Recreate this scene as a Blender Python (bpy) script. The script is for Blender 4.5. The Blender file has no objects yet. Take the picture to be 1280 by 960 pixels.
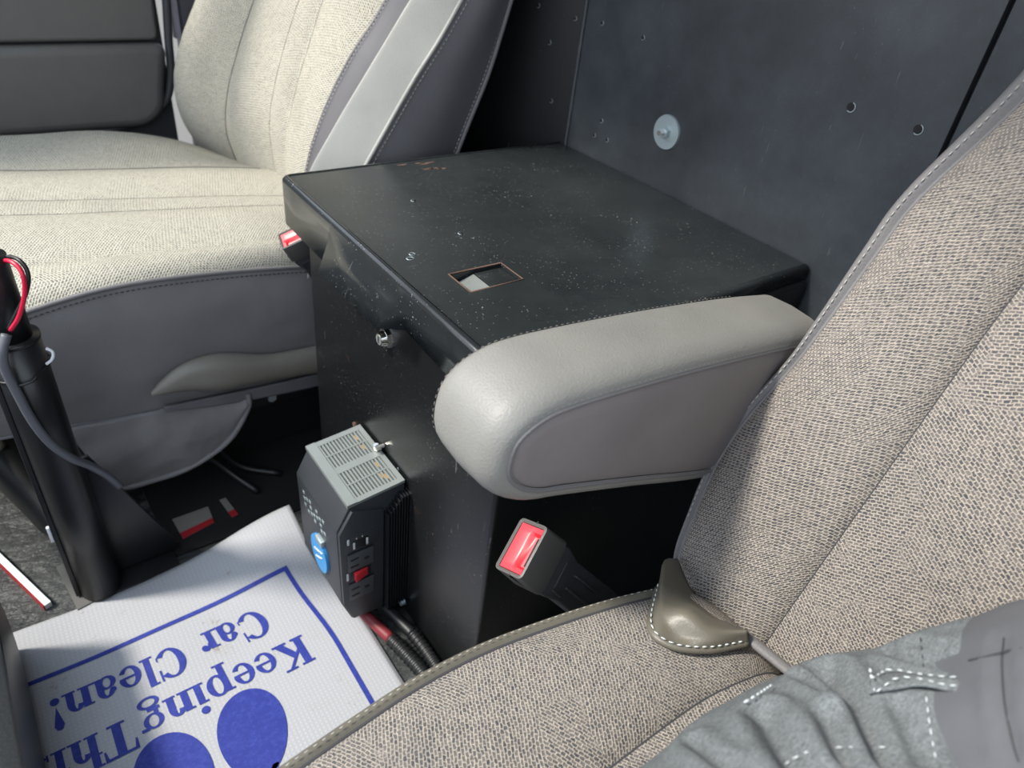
import bpy, bmesh, math, random
from mathutils import Vector, Matrix, noise
from mathutils.bvhtree import BVHTree
random.seed(7)
SC = bpy.context.scene
COL = SC.collection

# ------------------------------------------------------------------ camera
# metres; x runs towards the rear of the van, y towards the passenger side, z up.
# z = 0 is the top of the steel box, the cab floor is at z = FLOOR.
FLOOR = -0.452
CAM = Vector((-0.27564, -0.34077, 0.28905))
RIGHT = Vector((0.80434794, -0.5844176, 0.10714693))
DOWN = Vector((-0.27339669, -0.5241543, -0.80654604))
FWD = Vector((0.52752122, 0.61945003, -0.58138027))
cd = bpy.data.cameras.new('camera'); cam = bpy.data.objects.new('camera', cd); COL.objects.link(cam)
m3 = Matrix((RIGHT, -DOWN, -FWD)).transposed()
cam.matrix_world = Matrix.Translation(CAM) @ m3.to_4x4()
cd.sensor_width = 36; cd.lens = 884.88 / 1280 * 36; cd.clip_start = 0.02
cd.dof.use_dof = True; cd.dof.focus_distance = 0.55; cd.dof.aperture_fstop = 8.0
SC.camera = cam

# ------------------------------------------------------------------ world, sun, exposure
SC.view_settings.view_transform = 'Standard'; SC.view_settings.look = 'None'
SC.view_settings.gamma = 1; SC.view_settings.use_curve_mapping = False
SC.view_settings.exposure = 0.52
w = bpy.data.worlds.new('sky'); SC.world = w; w.use_nodes = True
nt = w.node_tree; nt.nodes.clear()
tc = nt.nodes.new('ShaderNodeTexCoord'); sx = nt.nodes.new('ShaderNodeSeparateXYZ')
rp = nt.nodes.new('ShaderNodeValToRGB'); bg = nt.nodes.new('ShaderNodeBackground'); wo = nt.nodes.new('ShaderNodeOutputWorld')
mr = nt.nodes.new('ShaderNodeMapRange'); mr.inputs[1].default_value = -1; mr.inputs[2].default_value = 1
nt.links.new(tc.outputs['Generated'], sx.inputs[0]); nt.links.new(sx.outputs['Z'], mr.inputs[0])
nt.links.new(mr.outputs[0], rp.inputs[0]); nt.links.new(rp.outputs[0], bg.inputs[0]); nt.links.new(bg.outputs[0], wo.inputs[0])
e = rp.color_ramp.elements
e[0].position = 0.0; e[0].color = (0.10, 0.10, 0.10, 1)
e[1].position = 1.0; e[1].color = (0.70, 0.84, 1.0, 1)
a = e.new(0.49); a.color = (0.20, 0.20, 0.20, 1)
a = e.new(0.51); a.color = (0.90, 0.93, 1.0, 1)
bg.inputs['Strength'].default_value = 1.75
sl = bpy.data.lights.new('sun', 'SUN'); sun = bpy.data.objects.new('sun', sl); COL.objects.link(sun)
sl.energy = 3.8; sl.angle = math.radians(8); sl.color = (1.0, 0.94, 0.83)
sun.rotation_euler = Vector((-0.58, 0.27, 0.76)).to_track_quat('Z', 'Y').to_euler()

# ------------------------------------------------------------------ materials
def lin(r, g, b):
    f = lambda c: (c / 255 / 12.92) if c / 255 <= 0.04045 else ((c / 255 + 0.055) / 1.055) ** 2.4
    return (f(r), f(g), f(b), 1)

class N:
    def __init__(s, name):
        s.m = bpy.data.materials.new(name); s.m.use_nodes = True; s.t = s.m.node_tree
        s.b = s.t.nodes['Principled BSDF']
    def n(s, typ, **k):
        o = s.t.nodes.new('ShaderNode' + typ)
        for a, v in k.items(): setattr(o, a, v)
        return o
    def l(s, a, b): s.t.links.new(a, b)
    def coord(s, kind='Object', scale=(1, 1, 1), rot=(0, 0, 0)):
        c = s.n('TexCoord'); mp = s.n('Mapping')
        mp.inputs['Scale'].default_value = scale; mp.inputs['Rotation'].default_value = rot
        s.l(c.outputs[kind], mp.inputs[0]); return mp.outputs[0]
    def noise(s, vec, scale, detail=3, rough=0.5):
        o = s.n('TexNoise'); o.inputs['Scale'].default_value = scale; o.inputs['Detail'].default_value = detail
        o.inputs['Roughness'].default_value = rough; s.l(vec, o.inputs['Vector']); return o.outputs[0]
    def ramp(s, fac, stops):
        o = s.n('ValToRGB'); el = o.color_ramp.elements
        el[0].position, el[0].color = stops[0]; el[1].position, el[1].color = stops[-1]
        for p, c in stops[1:-1]: x = el.new(p); x.color = c
        s.l(fac, o.inputs[0]); return o.outputs[0]
    def mix(s, fac, a, b, mode='MIX'):
        o = s.n('Mix', data_type='RGBA', blend_type=mode)
        for i, v in ((0, fac), (6, a), (7, b)):
            if hasattr(v, 'is_output'): s.l(v, o.inputs[i])
            else: o.inputs[i].default_value = v
        return o.outputs[2]
    def bump(s, h, strength, dist=0.001, prev=None):
        o = s.n('Bump'); o.inputs['Strength'].default_value = strength; o.inputs['Distance'].default_value = dist
        s.l(h, o.inputs['Height'])
        if prev: s.l(prev, o.inputs['Normal'])
        return o.outputs[0]

def BW(v): return (v, v, v, 1)

def plain(name, c, rough=0.5, metal=0, spec=0.5, bscale=0, bstr=0.2):
    M = N(name); M.b.inputs['Roughness'].default_value = rough; M.b.inputs['Metallic'].default_value = metal
    M.b.inputs['Specular IOR Level'].default_value = spec
    v = M.coord(); nn = M.noise(v, 40, 4)
    c2 = tuple(x * 0.8 for x in c[:3]) + (1,)
    M.l(M.mix(nn, c, c2), M.b.inputs['Base Color'])
    if bscale: M.l(M.bump(M.noise(v, bscale, 2), bstr), M.b.inputs['Normal'])
    return M.m

def leather(name, c, rough=0.5, fine=1.0):
    M = N(name); v = M.coord(); M.b.inputs['Roughness'].default_value = rough
    vo = M.n('TexVoronoi'); vo.inputs['Scale'].default_value = 650; M.l(v, vo.inputs['Vector'])
    nn = M.noise(v, 900, 3); big = M.noise(v, 14, 4)
    add = M.n('Math', operation='ADD'); M.l(vo.outputs['Distance'], add.inputs[0]); M.l(nn, add.inputs[1])
    M.l(M.bump(add.outputs[0], 0.22 * fine, 0.0008), M.b.inputs['Normal'])
    c2 = tuple(x * 0.82 for x in c[:3]) + (1,)
    M.l(M.mix(M.ramp(big, [(0.35, BW(0)), (0.7, BW(1))]), c, c2), M.b.inputs['Base Color'])
    return M.m

def weave(name, light, dark, bw=0.0040, rh=0.0021, ms=0.00052, rot=0.6, bumpy=0.5, soft=0.5, flip=0.022):
    """woven seat cloth: short dark dashes on a light ground, direction flipping in bands (herringbone)"""
    M = N(name); M.b.inputs['Roughness'].default_value = 0.95; M.b.inputs['Specular IOR Level'].default_value = 0.15
    uv = M.coord('UV'); 
    wob = M.n('TexNoise'); wob.inputs['Scale'].default_value = 60; M.l(uv, wob.inputs['Vector'])
    off = M.n('VectorMath', operation='MULTIPLY_ADD'); off.inputs[1].default_value = (0.0022, 0.0022, 0)
    M.l(wob.outputs['Color'], off.inputs[0]); M.l(uv, off.inputs[2])
    wf = M.n('TexNoise'); wf.inputs['Scale'].default_value = 420; wf.inputs['Detail'].default_value = 1; M.l(uv, wf.inputs['Vector'])
    off2 = M.n('VectorMath', operation='MULTIPLY_ADD'); off2.inputs[1].default_value = (0.0016, 0.0016, 0)
    M.l(wf.outputs['Color'], off2.inputs[0]); M.l(off.outputs[0], off2.inputs[2]); off = off2
    outs = []
    for sgn in (1, -1):
        mp = M.n('Mapping'); mp.inputs['Rotation'].default_value = (0, 0, sgn * rot); M.l(off.outputs[0], mp.inputs[0])
        b = M.n('TexBrick'); b.offset = 0.5
        b.inputs['Scale'].default_value = 1; b.inputs['Brick Width'].default_value = bw; b.inputs['Row Height'].default_value = rh
        b.inputs['Mortar Size'].default_value = ms; b.inputs['Mortar Smooth'].default_value = soft
        b.inputs['Color1'].default_value = BW(0); b.inputs['Color2'].default_value = BW(0.25); b.inputs['Mortar'].default_value = BW(1)
        M.l(mp.outputs[0], b.inputs['Vector']); outs.append(b.outputs[0])
    band = M.noise(uv, 11, 1)
    sel = M.ramp(band, [(0.50, BW(0)), (0.52, BW(1))])
    f = M.mix(sel, outs[0], outs[1])
    nn = M.noise(uv, 700, 2); dirt = M.noise(uv, 9, 4)
    col = M.mix(f, dark, light)
    col = M.mix(M.ramp(nn, [(0.3, BW(0)), (0.75, BW(0.22))]), col, light)
    col = M.mix(M.ramp(dirt, [(0.5, BW(0)), (0.8, BW(0.22))]), col, dark)
    M.l(col, M.b.inputs['Base Color'])
    M.l(M.bump(f, bumpy, 0.0008, M.bump(nn, 0.3, 0.0006)), M.b.inputs['Normal'])
    return M.m

def black_steel(name, base, dust_sheen, dust=0.5, rough=0.38, scale=1.0, rust=0.0, speck=0.7):
    M = N(name); v = M.coord()
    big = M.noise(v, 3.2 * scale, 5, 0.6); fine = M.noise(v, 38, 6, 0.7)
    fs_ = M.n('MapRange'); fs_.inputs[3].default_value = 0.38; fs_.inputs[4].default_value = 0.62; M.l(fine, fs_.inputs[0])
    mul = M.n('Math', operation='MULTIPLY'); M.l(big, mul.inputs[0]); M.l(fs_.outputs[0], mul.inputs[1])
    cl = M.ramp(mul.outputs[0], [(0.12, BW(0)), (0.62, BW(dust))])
    col = M.mix(cl, base, dust_sheen)
    # specks of dust and chips
    vo = M.n('TexVoronoi'); vo.inputs['Scale'].default_value = 95; vo.inputs['Randomness'].default_value = 1; M.l(v, vo.inputs['Vector'])
    vs = M.n('TexNoise'); vs.inputs['Scale'].default_value = 17; M.l(v, vs.inputs['Vector'])
    lt = M.ramp(vo.outputs['Distance'], [(0.05, BW(speck)), (0.10, BW(0))])
    gate = M.ramp(vs.outputs[0], [(0.52, BW(0)), (0.6, BW(1))])
    sp = M.mix(1.0, lt, gate, 'MULTIPLY')
    col = M.mix(sp, col, lin(165, 158, 145))
    v2 = M.n('TexVoronoi'); v2.inputs['Scale'].default_value = 230; M.l(v, v2.inputs['Vector'])
    l2 = M.mix(1.0, M.ramp(v2.outputs['Distance'], [(0.10, BW(speck)), (0.17, BW(0))]), M.ramp(vs.outputs[0], [(0.40, BW(0)), (0.55, BW(1))]), 'MULTIPLY')
    col = M.mix(l2, col, lin(120, 124, 122))
    # a few fine scratches
    sv = M.coord('Object', (18, 300, 40), (0.3, 0.5, 0.9)); sn = M.noise(sv, 1.0, 1)
    sg = M.noise(v, 9, 2)
    sc = M.mix(1.0, M.ramp(sn, [(0.745, BW(0)), (0.77, BW(0.30))]), M.ramp(sg, [(0.52, BW(0)), (0.60, BW(1))]), 'MULTIPLY')
    col = M.mix(sc, col, lin(120, 125, 128))
    if rust:
        rn = M.noise(v, 22, 5, 0.7); rc = M.ramp(rn, [(0.60, BW(0)), (0.72, BW(rust))])
        col = M.mix(rc, col, lin(70, 50, 38))
    M.l(col, M.b.inputs['Base Color'])
    rr = M.n('MapRange'); rr.inputs[3].default_value = rough; rr.inputs[4].default_value = rough + 0.3
    M.l(cl, rr.inputs[0]); M.l(rr.outputs[0], M.b.inputs['Roughness'])
    M.l(M.bump(M.noise(v, 500, 2), 0.08, 0.0005), M.b.inputs['Normal'])
    return M.m

def paper_mat():
    M = N('white_woven_paper'); v = M.coord()
    M.b.inputs['Roughness'].default_value = 0.75
    wv = M.n('TexWave', wave_type='BANDS', bands_direction='X'); wv.inputs['Scale'].default_value = 70; M.l(v, wv.inputs[0])
    wv2 = M.n('TexWave', wave_type='BANDS', bands_direction='Y'); wv2.inputs['Scale'].default_value = 70; M.l(v, wv2.inputs[0])
    mx = M.n('Math', operation='MULTIPLY'); M.l(wv.outputs['Fac'], mx.inputs[0]); M.l(wv2.outputs['Fac'], mx.inputs[1])
    d = M.noise(v, 18, 6, 0.7); sp = M.noise(v, 150, 3, 0.7)
    c = M.mix(M.ramp(mx.outputs[0], [(0, BW(0)), (1, BW(0.5))]), lin(160, 161, 166), lin(176, 177, 181))
    c = M.mix(M.ramp(d, [(0.58, BW(0)), (0.8, BW(0.35))]), c, lin(150, 140, 125))
    m2 = M.n('Math', operation='MULTIPLY'); M.l(d, m2.inputs[0]); M.l(sp, m2.inputs[1])
    c = M.mix(M.ramp(m2.outputs[0], [(0.36, BW(0)), (0.45, BW(0.5))]), c, lin(120, 105, 85))
    M.l(c, M.b.inputs['Base Color']); M.l(M.bump(mx.outputs[0], 0.25, 0.0008), M.b.inputs['Normal'])
    return M.m

def ink():
    M = N('blue_ink'); v = M.coord(); M.b.inputs['Roughness'].default_value = 0.7
    n1 = M.noise(v, 200, 4, 0.7)
    c = M.mix(M.ramp(n1, [(0.45, BW(0)), (0.75, BW(0.6))]), lin(24, 40, 128), lin(56, 72, 160))
    M.l(c, M.b.inputs['Base Color']); return M.m

def denim(name, a, b):
    M = N(name); v = M.coord(); M.b.inputs['Roughness'].default_value = 0.9; M.b.inputs['Specular IOR Level'].default_value = 0.2
    n1 = M.noise(M.coord('Object', (1, 6, 1)), 330, 3, 0.7); n2 = M.noise(M.coord('Object', (6, 1, 3)), 330, 3, 0.7)
    f = M.mix(0.5, n1, n2); f = M.ramp(f, [(0.35, BW(0)), (0.65, BW(1))])
    M.l(M.mix(f, a, b), M.b.inputs['Base Color'])
    M.l(M.bump(f, 0.25, 0.0005), M.b.inputs['Normal']); return M.m

def rubber(name, a, b):
    M = N(name); v = M.coord(); M.b.inputs['Roughness'].default_value = 0.55
    n1 = M.noise(M.coord('Object', (1, 2.2, 1), (0, 0, 0.5)), 11, 5, 0.65)
    fine = M.noise(v, 350, 3)
    M.l(M.mix(M.ramp(n1, [(0.35, BW(0)), (0.7, BW(1))]), a, b), M.b.inputs['Base Color'])
    M.l(M.bump(fine, 0.3, 0.001, M.bump(n1, 0.9, 0.02)), M.b.inputs['Normal']); return M.m

MAT = dict(
    fabric=weave('driver_seat_cloth', lin(176, 166, 155), lin(52, 58, 68), bw=0.0037, rh=0.0022, ms=0.00062, rot=0.45, soft=1.0, bumpy=0.7),
    fabric_far=weave('passenger_seat_cloth', lin(198, 193, 178), lin(92, 92, 90), bw=0.0046, rh=0.0027, ms=0.0010, bumpy=0.6, soft=1.0),
    leather=leather('grey_leather', lin(132, 131, 127), 0.48),
    leather_side=leather('grey_leather_side', lin(112, 110, 111), 0.6),
    leather_inset=leather('grey_suede_panel', lin(122, 116, 115), 0.75, 0.6),
    leather_dark=leather('dark_grey_leather', lin(94, 93, 97), 0.5),
    leather_sunlit=leather('sunlit_leather', lin(150, 150, 146), 0.45),  # bolster crest: sunlight painted in as a lighter leather tone
    vinyl=leather('olive_grey_vinyl', lin(104, 100, 90), 0.42, 0.5),
    thread=plain('pale_thread', lin(178, 176, 170), 0.8),
    thread_dark=plain('dark_thread', lin(60, 60, 64), 0.8),
    thread_white=plain('white_thread', lin(215, 222, 224), 0.8),
    lid=black_steel('dusty_black_steel', lin(22, 25, 27), lin(96, 103, 104), 0.5, 0.25),
    lid_edge=black_steel('worn_black_steel_edge', lin(27, 30, 32), lin(96, 102, 104), 0.35, 0.16),
    body=black_steel('black_steel', lin(12, 13, 15), lin(44, 47, 48), 0.4, 0.34, 1, 0.4, 0.35),
    bulk=black_steel('black_powder_coat', lin(15, 17, 20), lin(134, 142, 150), 0.75, 0.38, 0.6, 0.0, 0.12),  # dust tone raised so it also paints in the partition's bluish sheen
    black=plain('black_plastic', lin(24, 25, 27), 0.45, bscale=300),
    black_matte=plain('matte_black', lin(18, 19, 21), 0.7),
    tube=plain('black_painted_tube', lin(24, 25, 28), 0.38),
    grey_plastic=plain('grey_plastic', lin(118, 114, 106), 0.42, bscale=500, bstr=0.1),
    door=plain('dark_grey_door_plastic', lin(95, 94, 92), 0.6, bscale=250, bstr=0.15),
    door_dark=plain('darker_grey_plastic', lin(62, 63, 68), 0.6, bscale=250, bstr=0.15),
    pale=plain('pale_lilac', lin(190, 190, 205), 0.4),
    roof=plain('grey_headliner', lin(150, 150, 145), 0.95),
    under_seat_shade=plain('under_seat_black', lin(7, 7, 8), 0.98, bscale=400),
    sticker=plain('grey_sticker', lin(112, 108, 103), 0.6),  # sticker white toned down to a mid grey
    red=plain('red_plastic', lin(222, 50, 62), 0.35),
    red_dark=plain('dark_red_plastic', lin(150, 30, 38), 0.4),
    buckle=plain('buckle_grey_plastic', lin(98, 96, 94), 0.4, bscale=600, bstr=0.1),
    sleeve=plain('buckle_dark_sleeve', lin(68, 68, 72), 0.5),
    chrome=plain('chrome', lin(215, 215, 210), 0.18, 1),
    zinc=plain('zinc', lin(176, 190, 194), 0.42, 0.6, bscale=200),
    rust=plain('rust', lin(98, 76, 66), 0.85, bscale=300),
    silver=plain('silver_vent_plate', lin(158, 164, 162), 0.38, 0.5),
    inv=plain('inverter_charcoal', lin(52, 55, 60), 0.5, bscale=400, bstr=0.1),
    bulk_shaded=black_steel('shaded_black_powder_coat', lin(12, 13, 16), lin(40, 44, 50), 0.3, 0.5, 0.6, 0.0, 0.1),  # same coat with the panel's dark reflection painted in as a darker base
    inv_light=plain('receptacle_grey', lin(74, 77, 80), 0.5),
    inv_dark=plain('inverter_black', lin(24, 26, 31), 0.5),
    gold=plain('brass_coil', lin(214, 160, 70), 0.35, 0.6),
    blue=plain('blue_badge', lin(60, 150, 215), 0.3),
    white=plain('white_print', lin(225, 228, 232), 0.5),
    grey_cable=plain('grey_cable', lin(92, 95, 102), 0.5),
    wire_red=plain('red_wire', lin(200, 28, 62), 0.35),
    wire_red_dull=plain('dull_red_sleeve', lin(128, 42, 50), 0.5),
    paper=paper_mat(), ink=ink(),
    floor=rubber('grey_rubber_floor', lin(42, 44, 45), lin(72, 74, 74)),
    trousers=denim('grey_trouser_cloth', lin(70, 74, 77), lin(130, 135, 137)),
    shirt=leather('dark_grey_shirt', lin(92, 93, 98), 0.9, 0.4),
)

# ------------------------------------------------------------------ mesh helpers
def link(name, me, mat, parent=None, smooth=True):
    o = bpy.data.objects.new(name, me); COL.objects.link(o)
    if mat: me.materials.append(MAT[mat] if isinstance(mat, str) else mat)
    if smooth:
        for p in me.polygons: p.use_smooth = True
    if parent: o.parent = parent
    return o
def pyobj(name, vs, fs, mat, parent=None, smooth=True, uvs=None):
    me = bpy.data.meshes.new(name); me.from_pydata([tuple(v) for v in vs], [], fs); me.update()
    if uvs:
        ul = me.uv_layers.new(name='UVMap')
        for lp in me.loops: ul.data[lp.index].uv = uvs[lp.vertex_index]
    return link(name, me, mat, parent, smooth)
def bmobj(name, bm, mat, parent=None, smooth=False, angle=35):
    bmesh.ops.recalc_face_normals(bm, faces=bm.faces)
    me = bpy.data.meshes.new(name); bm.to_mesh(me); bm.free()
    o = link(name, me, mat, parent, False)
    if smooth:
        for p in me.polygons: p.use_smooth = True
        me.set_sharp_from_angle(angle=math.radians(angle))
    return o
def thing(name, label, cat, loc=(0, 0, 0), group=None):
    o = bpy.data.objects.new(name, None); COL.objects.link(o); o.empty_display_size = 0.02
    o['label'] = label; o['category'] = cat
    if group: o['group'] = group
    return o
def tag(o, label, cat, group=None):
    o['label'] = label; o['category'] = cat
    if group: o['group'] = group
    return o
def struct(o): o['kind'] = 'structure'; return o
def stuff(o): o['kind'] = 'stuff'; return o

def add_box(bm, lo, hi, bev=0.0, seg=2, M=None):
    r = bmesh.ops.create_cube(bm, size=1)
    vs = r['verts']
    for v in vs:
        v.co = Vector([lo[i] + (v.co[i] + 0.5) * (hi[i] - lo[i]) for i in range(3)])
    if bev:
        es = list({e for v in vs for e in v.link_edges})
        r2 = bmesh.ops.bevel(bm, geom=es, offset=bev, segments=seg, profile=0.5, affect='EDGES')
        vs = list({v for f in r2['faces'] for v in f.verts} | {v for v in vs if v.is_valid})
    if M:
        for v in vs: v.co = M @ v.co
    return vs
def box(name, lo, hi, mat, parent=None, bev=0.0, M=None, seg=2):
    bm = bmesh.new(); add_box(bm, lo, hi, bev, seg, M)
    return bmobj(name, bm, mat, parent, bev > 0)
def cat(pts, n):
    """Catmull-Rom through pts, n samples per span"""
    pts = [Vector(p) for p in pts]; out = []
    for i in range(len(pts) - 1):
        p0 = pts[i - 1] if i else pts[0] * 2 - pts[1]
        p1, p2 = pts[i], pts[i + 1]
        p3 = pts[i + 2] if i + 2 < len(pts) else pts[-1] * 2 - pts[-2]
        for k in range(n):
            t = k / n
            out.append(0.5 * ((2 * p1) + (p2 - p0) * t + (2 * p0 - 5 * p1 + 4 * p2 - p3) * t * t + (3 * p1 - p0 - 3 * p2 + p3) * t ** 3))
    out.append(pts[-1].copy()); return out
def resample(pl, n):
    d = [0]
    for a, b in zip(pl, pl[1:]): d.append(d[-1] + (b - a).length)
    out = []; j = 0
    for i in range(n):
        s = d[-1] * i / (n - 1)
        while j < len(pl) - 2 and d[j + 1] < s: j += 1
        q = (s - d[j]) / max(1e-9, d[j + 1] - d[j]); out.append(pl[j].lerp(pl[j + 1], min(1, q)))
    return out
def tube_into(vs, fs, pts, r, n=10, cap=True, rfun=None, flat=None):
    pts = [Vector(p) for p in pts]; base = len(vs); N_ = len(pts); up = None
    for i, p in enumerate(pts):
        t = (pts[min(i + 1, N_ - 1)] - pts[max(i - 1, 0)]).normalized()
        if up is None:
            up = Vector((0, 0, 1)) if abs(t.z) < 0.9 else Vector((1, 0, 0))
        a = (up - t * up.dot(t)).normalized(); b = t.cross(a); up = a
        rr = rfun(i / (N_ - 1)) if rfun else r
        for k in range(n):
            an = 2 * math.pi * k / n
            vs.append(p + a * math.cos(an) * rr * (flat or 1) + b * math.sin(an) * rr)
    for i in range(N_ - 1):
        for k in range(n):
            k2 = (k + 1) % n
            fs.append((base + i * n + k, base + i * n + k2, base + (i + 1) * n + k2, base + (i + 1) * n + k))
    if cap:
        fs.append(tuple(base + k for k in range(n))[::-1]); fs.append(tuple(base + (N_ - 1) * n + k for k in range(n)))
def tube(name, pts, r, mat, parent=None, n=12, sm=6, rfun=None, flat=None):
    vs, fs = [], []; tube_into(vs, fs, cat(pts, sm) if sm else pts, r, n, True, rfun, flat)
    return pyobj(name, vs, fs, mat, parent)
def stitches(name, pl, gap, ln, r, mat, parent, off=Vector((0, 0, 0))):
    """a row of short thread stitches along a polyline, one mesh"""
    L = sum((b - a).length for a, b in zip(pl, pl[1:])); n = max(2, int(L / gap)); pts = resample(pl, n)
    vs, fs = [], []
    for i in range(n - 1):
        d = (pts[i + 1] - pts[i]).normalized(); p = pts[i] + off
        tube_into(vs, fs, [p - d * ln * 0.5, p, p + d * ln * 0.5], r, 5, True, lambda t, r=r: r * (0.55 if t in (0, 1) else 1))
    o = pyobj(name, vs, fs, mat, parent); o['kind'] = 'stuff'; return o
def loft(name, lines, mat, parent=None, nv=10, nu=8, bulge=None, bdir=Vector((0, 0, 1)), thick=0.0, power=0.7, jitter=0.0):
    """surface through feature lines (each a list of control points, same count); bulge[i] puffs the strip i..i+1"""
    L = [cat(l, nv) for l in lines]; nr = len(L[0]); cols = []
    if bulge:
        for i in range(len(L) - 1):
            for k in range(nu):
                t = k / nu; bl = bulge[i] * (math.sin(math.pi * t) ** power)
                cols.append([L[i][j].lerp(L[i + 1][j], t) + bdir * bl for j in range(nr)])
        cols.append(L[-1])
    else:
        rows = [cat([l[j] for l in L], nu) for j in range(nr)]
        cols = [[rows[j][i] for j in range(nr)] for i in range(len(rows[0]))]
    nc = len(cols); vs = []; uvs = []; mid = nr // 2
    ud = [0]
    for i in range(1, nc): ud.append(ud[-1] + (cols[i][mid] - cols[i - 1][mid]).length)
    for i in range(nc):
        vd = 0
        for j in range(nr):
            if j: vd += (cols[i][j] - cols[i][j - 1]).length
            p = cols[i][j]
            if jitter: p = p + bdir * jitter * (noise.noise(p * 28) + 0.5 * noise.noise(p * 70))
            vs.append(p); uvs.append((ud[i], vd))
    fs = [(i * nr + j, (i + 1) * nr + j, (i + 1) * nr + j + 1, i * nr + j + 1) for i in range(nc - 1) for j in range(nr - 1)]
    o = pyobj(name, vs, fs, mat, parent, True, uvs)
    if thick:
        md = o.modifiers.new('s', 'SOLIDIFY'); md.thickness = thick; md.offset = 0
    return o
def along(pts, rows, idx=2):
    """interpolate a polyline at given values of coordinate idx"""
    out = []
    for r in rows:
        if (r <= pts[0][idx]): a, b = pts[0], pts[1]
        elif r >= pts[-1][idx]: a, b = pts[-2], pts[-1]
        else:
            for a, b in zip(pts, pts[1:]):
                if a[idx] <= r <= b[idx]: break
        t = (r - a[idx]) / (b[idx] - a[idx]); out.append(Vector([a[k] + (b[k] - a[k]) * t for k in range(3)]))
    return out
def prism(name, poly, axis, lo, hi, mat, parent=None, bev=0.0):
    """polygon (2-D) extruded along an axis; bevelled"""
    bm = bmesh.new(); o = [i for i in range(3) if i != axis]
    def mk(p, h):
        c = [0, 0, 0]; c[o[0]], c[o[1]] = p; c[axis] = h; return bm.verts.new(c)
    A = [mk(p, lo) for p in poly]; B = [mk(p, hi) for p in poly]
    bm.faces.new(A); bm.faces.new(B[::-1]); n = len(poly)
    for i in range(n): bm.faces.new((A[i], B[i], B[(i + 1) % n], A[(i + 1) % n]))
    bmesh.ops.recalc_face_normals(bm, faces=bm.faces)
    if bev: bmesh.ops.bevel(bm, geom=list(bm.edges), offset=bev, segments=2, profile=0.5, affect='EDGES')
    return bmobj(name, bm, mat, parent, bev > 0)
def disc(name, c, nrm, r, h, mat, parent=None, n=24, bev=0.0):
    bm = bmesh.new(); q = Vector(nrm).normalized().to_track_quat('Z', 'Y').to_matrix().to_4x4()
    bmesh.ops.create_cone(bm, cap_ends=True, segments=n, radius1=r, radius2=max(r - bev, 1e-5), depth=h, matrix=Matrix.Translation(Vector(c) + Vector(nrm).normalized() * h / 2) @ q)
    return bmobj(name, bm, mat, parent, n > 8)
def seen(px, py, p0, nrm):
    """point of a surveyed plane that the surveyed sight line (px, py) meets"""
    d = RIGHT * (px - 640) + DOWN * (py - 480) + FWD * 884.88
    n = Vector(nrm); return CAM + d * ((Vector(p0) - CAM).dot(n) / d.dot(n))
def onto(bvh, px, py, lift=0.0008):
    d = (RIGHT * (px - 640) + DOWN * (py - 480) + FWD * 884.88).normalized()
    h, nrm, i, dist = bvh.ray_cast(CAM, d)
    if h is None: return None
    if nrm.dot(d) > 0: nrm = -nrm
    return h + nrm * lift

# ================================================================== THE CAB
struct(box('floor', (-1.3, -0.80, FLOOR - 0.02), (0.60, 1.12, FLOOR), 'floor'))
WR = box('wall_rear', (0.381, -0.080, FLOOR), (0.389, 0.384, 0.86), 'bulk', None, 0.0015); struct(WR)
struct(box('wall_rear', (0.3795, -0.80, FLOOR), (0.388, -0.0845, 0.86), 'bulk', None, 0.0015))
# passenger half of the partition, stepping back
LN = Vector((-0.966, -0.259, 0)).normalized()      # its normal
LD = Vector((0.259, -0.966, 0)).normalized() * -1  # along it
LD = Vector((LN.y, -LN.x, 0)); LD = LD if LD.y > 0 else -LD
LN = Vector((-LD.y, LD.x, 0)); LN = LN if LN.x < 0 else -LN
struct(box('wall_rear', (0.39, -0.80, FLOOR), (0.395, 0.384, 0.86), 'black_matte'))
Mx = Matrix.Translation((0.381, 0.384, 0)) @ Matrix((LD, -LN, Vector((0, 0, 1)))).transposed().to_4x4()
WL = box('wall_rear', (0, 0, FLOOR), (0.78, 0.008, 0.86), 'bulk_shaded', None, 0.0015, Mx); struct(WL)
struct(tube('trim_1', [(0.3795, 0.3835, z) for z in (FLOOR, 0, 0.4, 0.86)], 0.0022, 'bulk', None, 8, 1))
# fasteners and holes in the partition
def hole(p, nrm, r, parent, mat='black_matte', rim='chrome'):
    h = disc('bolt_hole', Vector(p) - Vector(nrm) * 0.0004, nrm, r, 0.0009, mat, parent, 14)
    vs, fs = [], []
    q = Vector(nrm).to_track_quat('Z', 'Y')
    ring = [Vector(p) + Vector(nrm) * 0.0004 + q @ Vector((math.cos(a) * r, math.sin(a) * r, 0)) for a in [math.pi * 1.15 * k / 8 - 2.2 for k in range(9)]]
    tube_into(vs, fs, ring, r * 0.14, 5); 
    pyobj('bare_rim', vs, fs, 'zinc', h)
    return h
for px, py in ((753, 29), (804, 47), (752, 151), (743, 169), (759, 175)):
    hole(seen(px, py, (0.381, 0, 0), (1, 0, 0)), (-1, 0, 0), 0.0024, WR)
for px, py in ((1064, 134), (1148, 162)):
    hole(seen(px, py, (0.381, 0, 0), (1, 0, 0)), (-1, 0, 0), 0.0042, WR)
for px, py in ((673, 7), (719, 23), (687, 53), (689, 126)):
    hole(seen(px, py, (0.381, 0.384, 0), LN), LN, 0.0026, WL)
wb = thing('washer_bolt', 'large round zinc washer with a bolt, on the black rear partition above the box', 'bolt')
wc = Vector((0.381, 0.215, 0.067))
disc('washer', wc, (-1, 0, 0), 0.0195, 0.0022, 'zinc', wb, 32, 0.0006)
disc('nut', wc + Vector((-0.0022, 0, 0)), (-1, 0, 0), 0.0072, 0.005, 'zinc', wb, 6, 0.0008)
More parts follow.
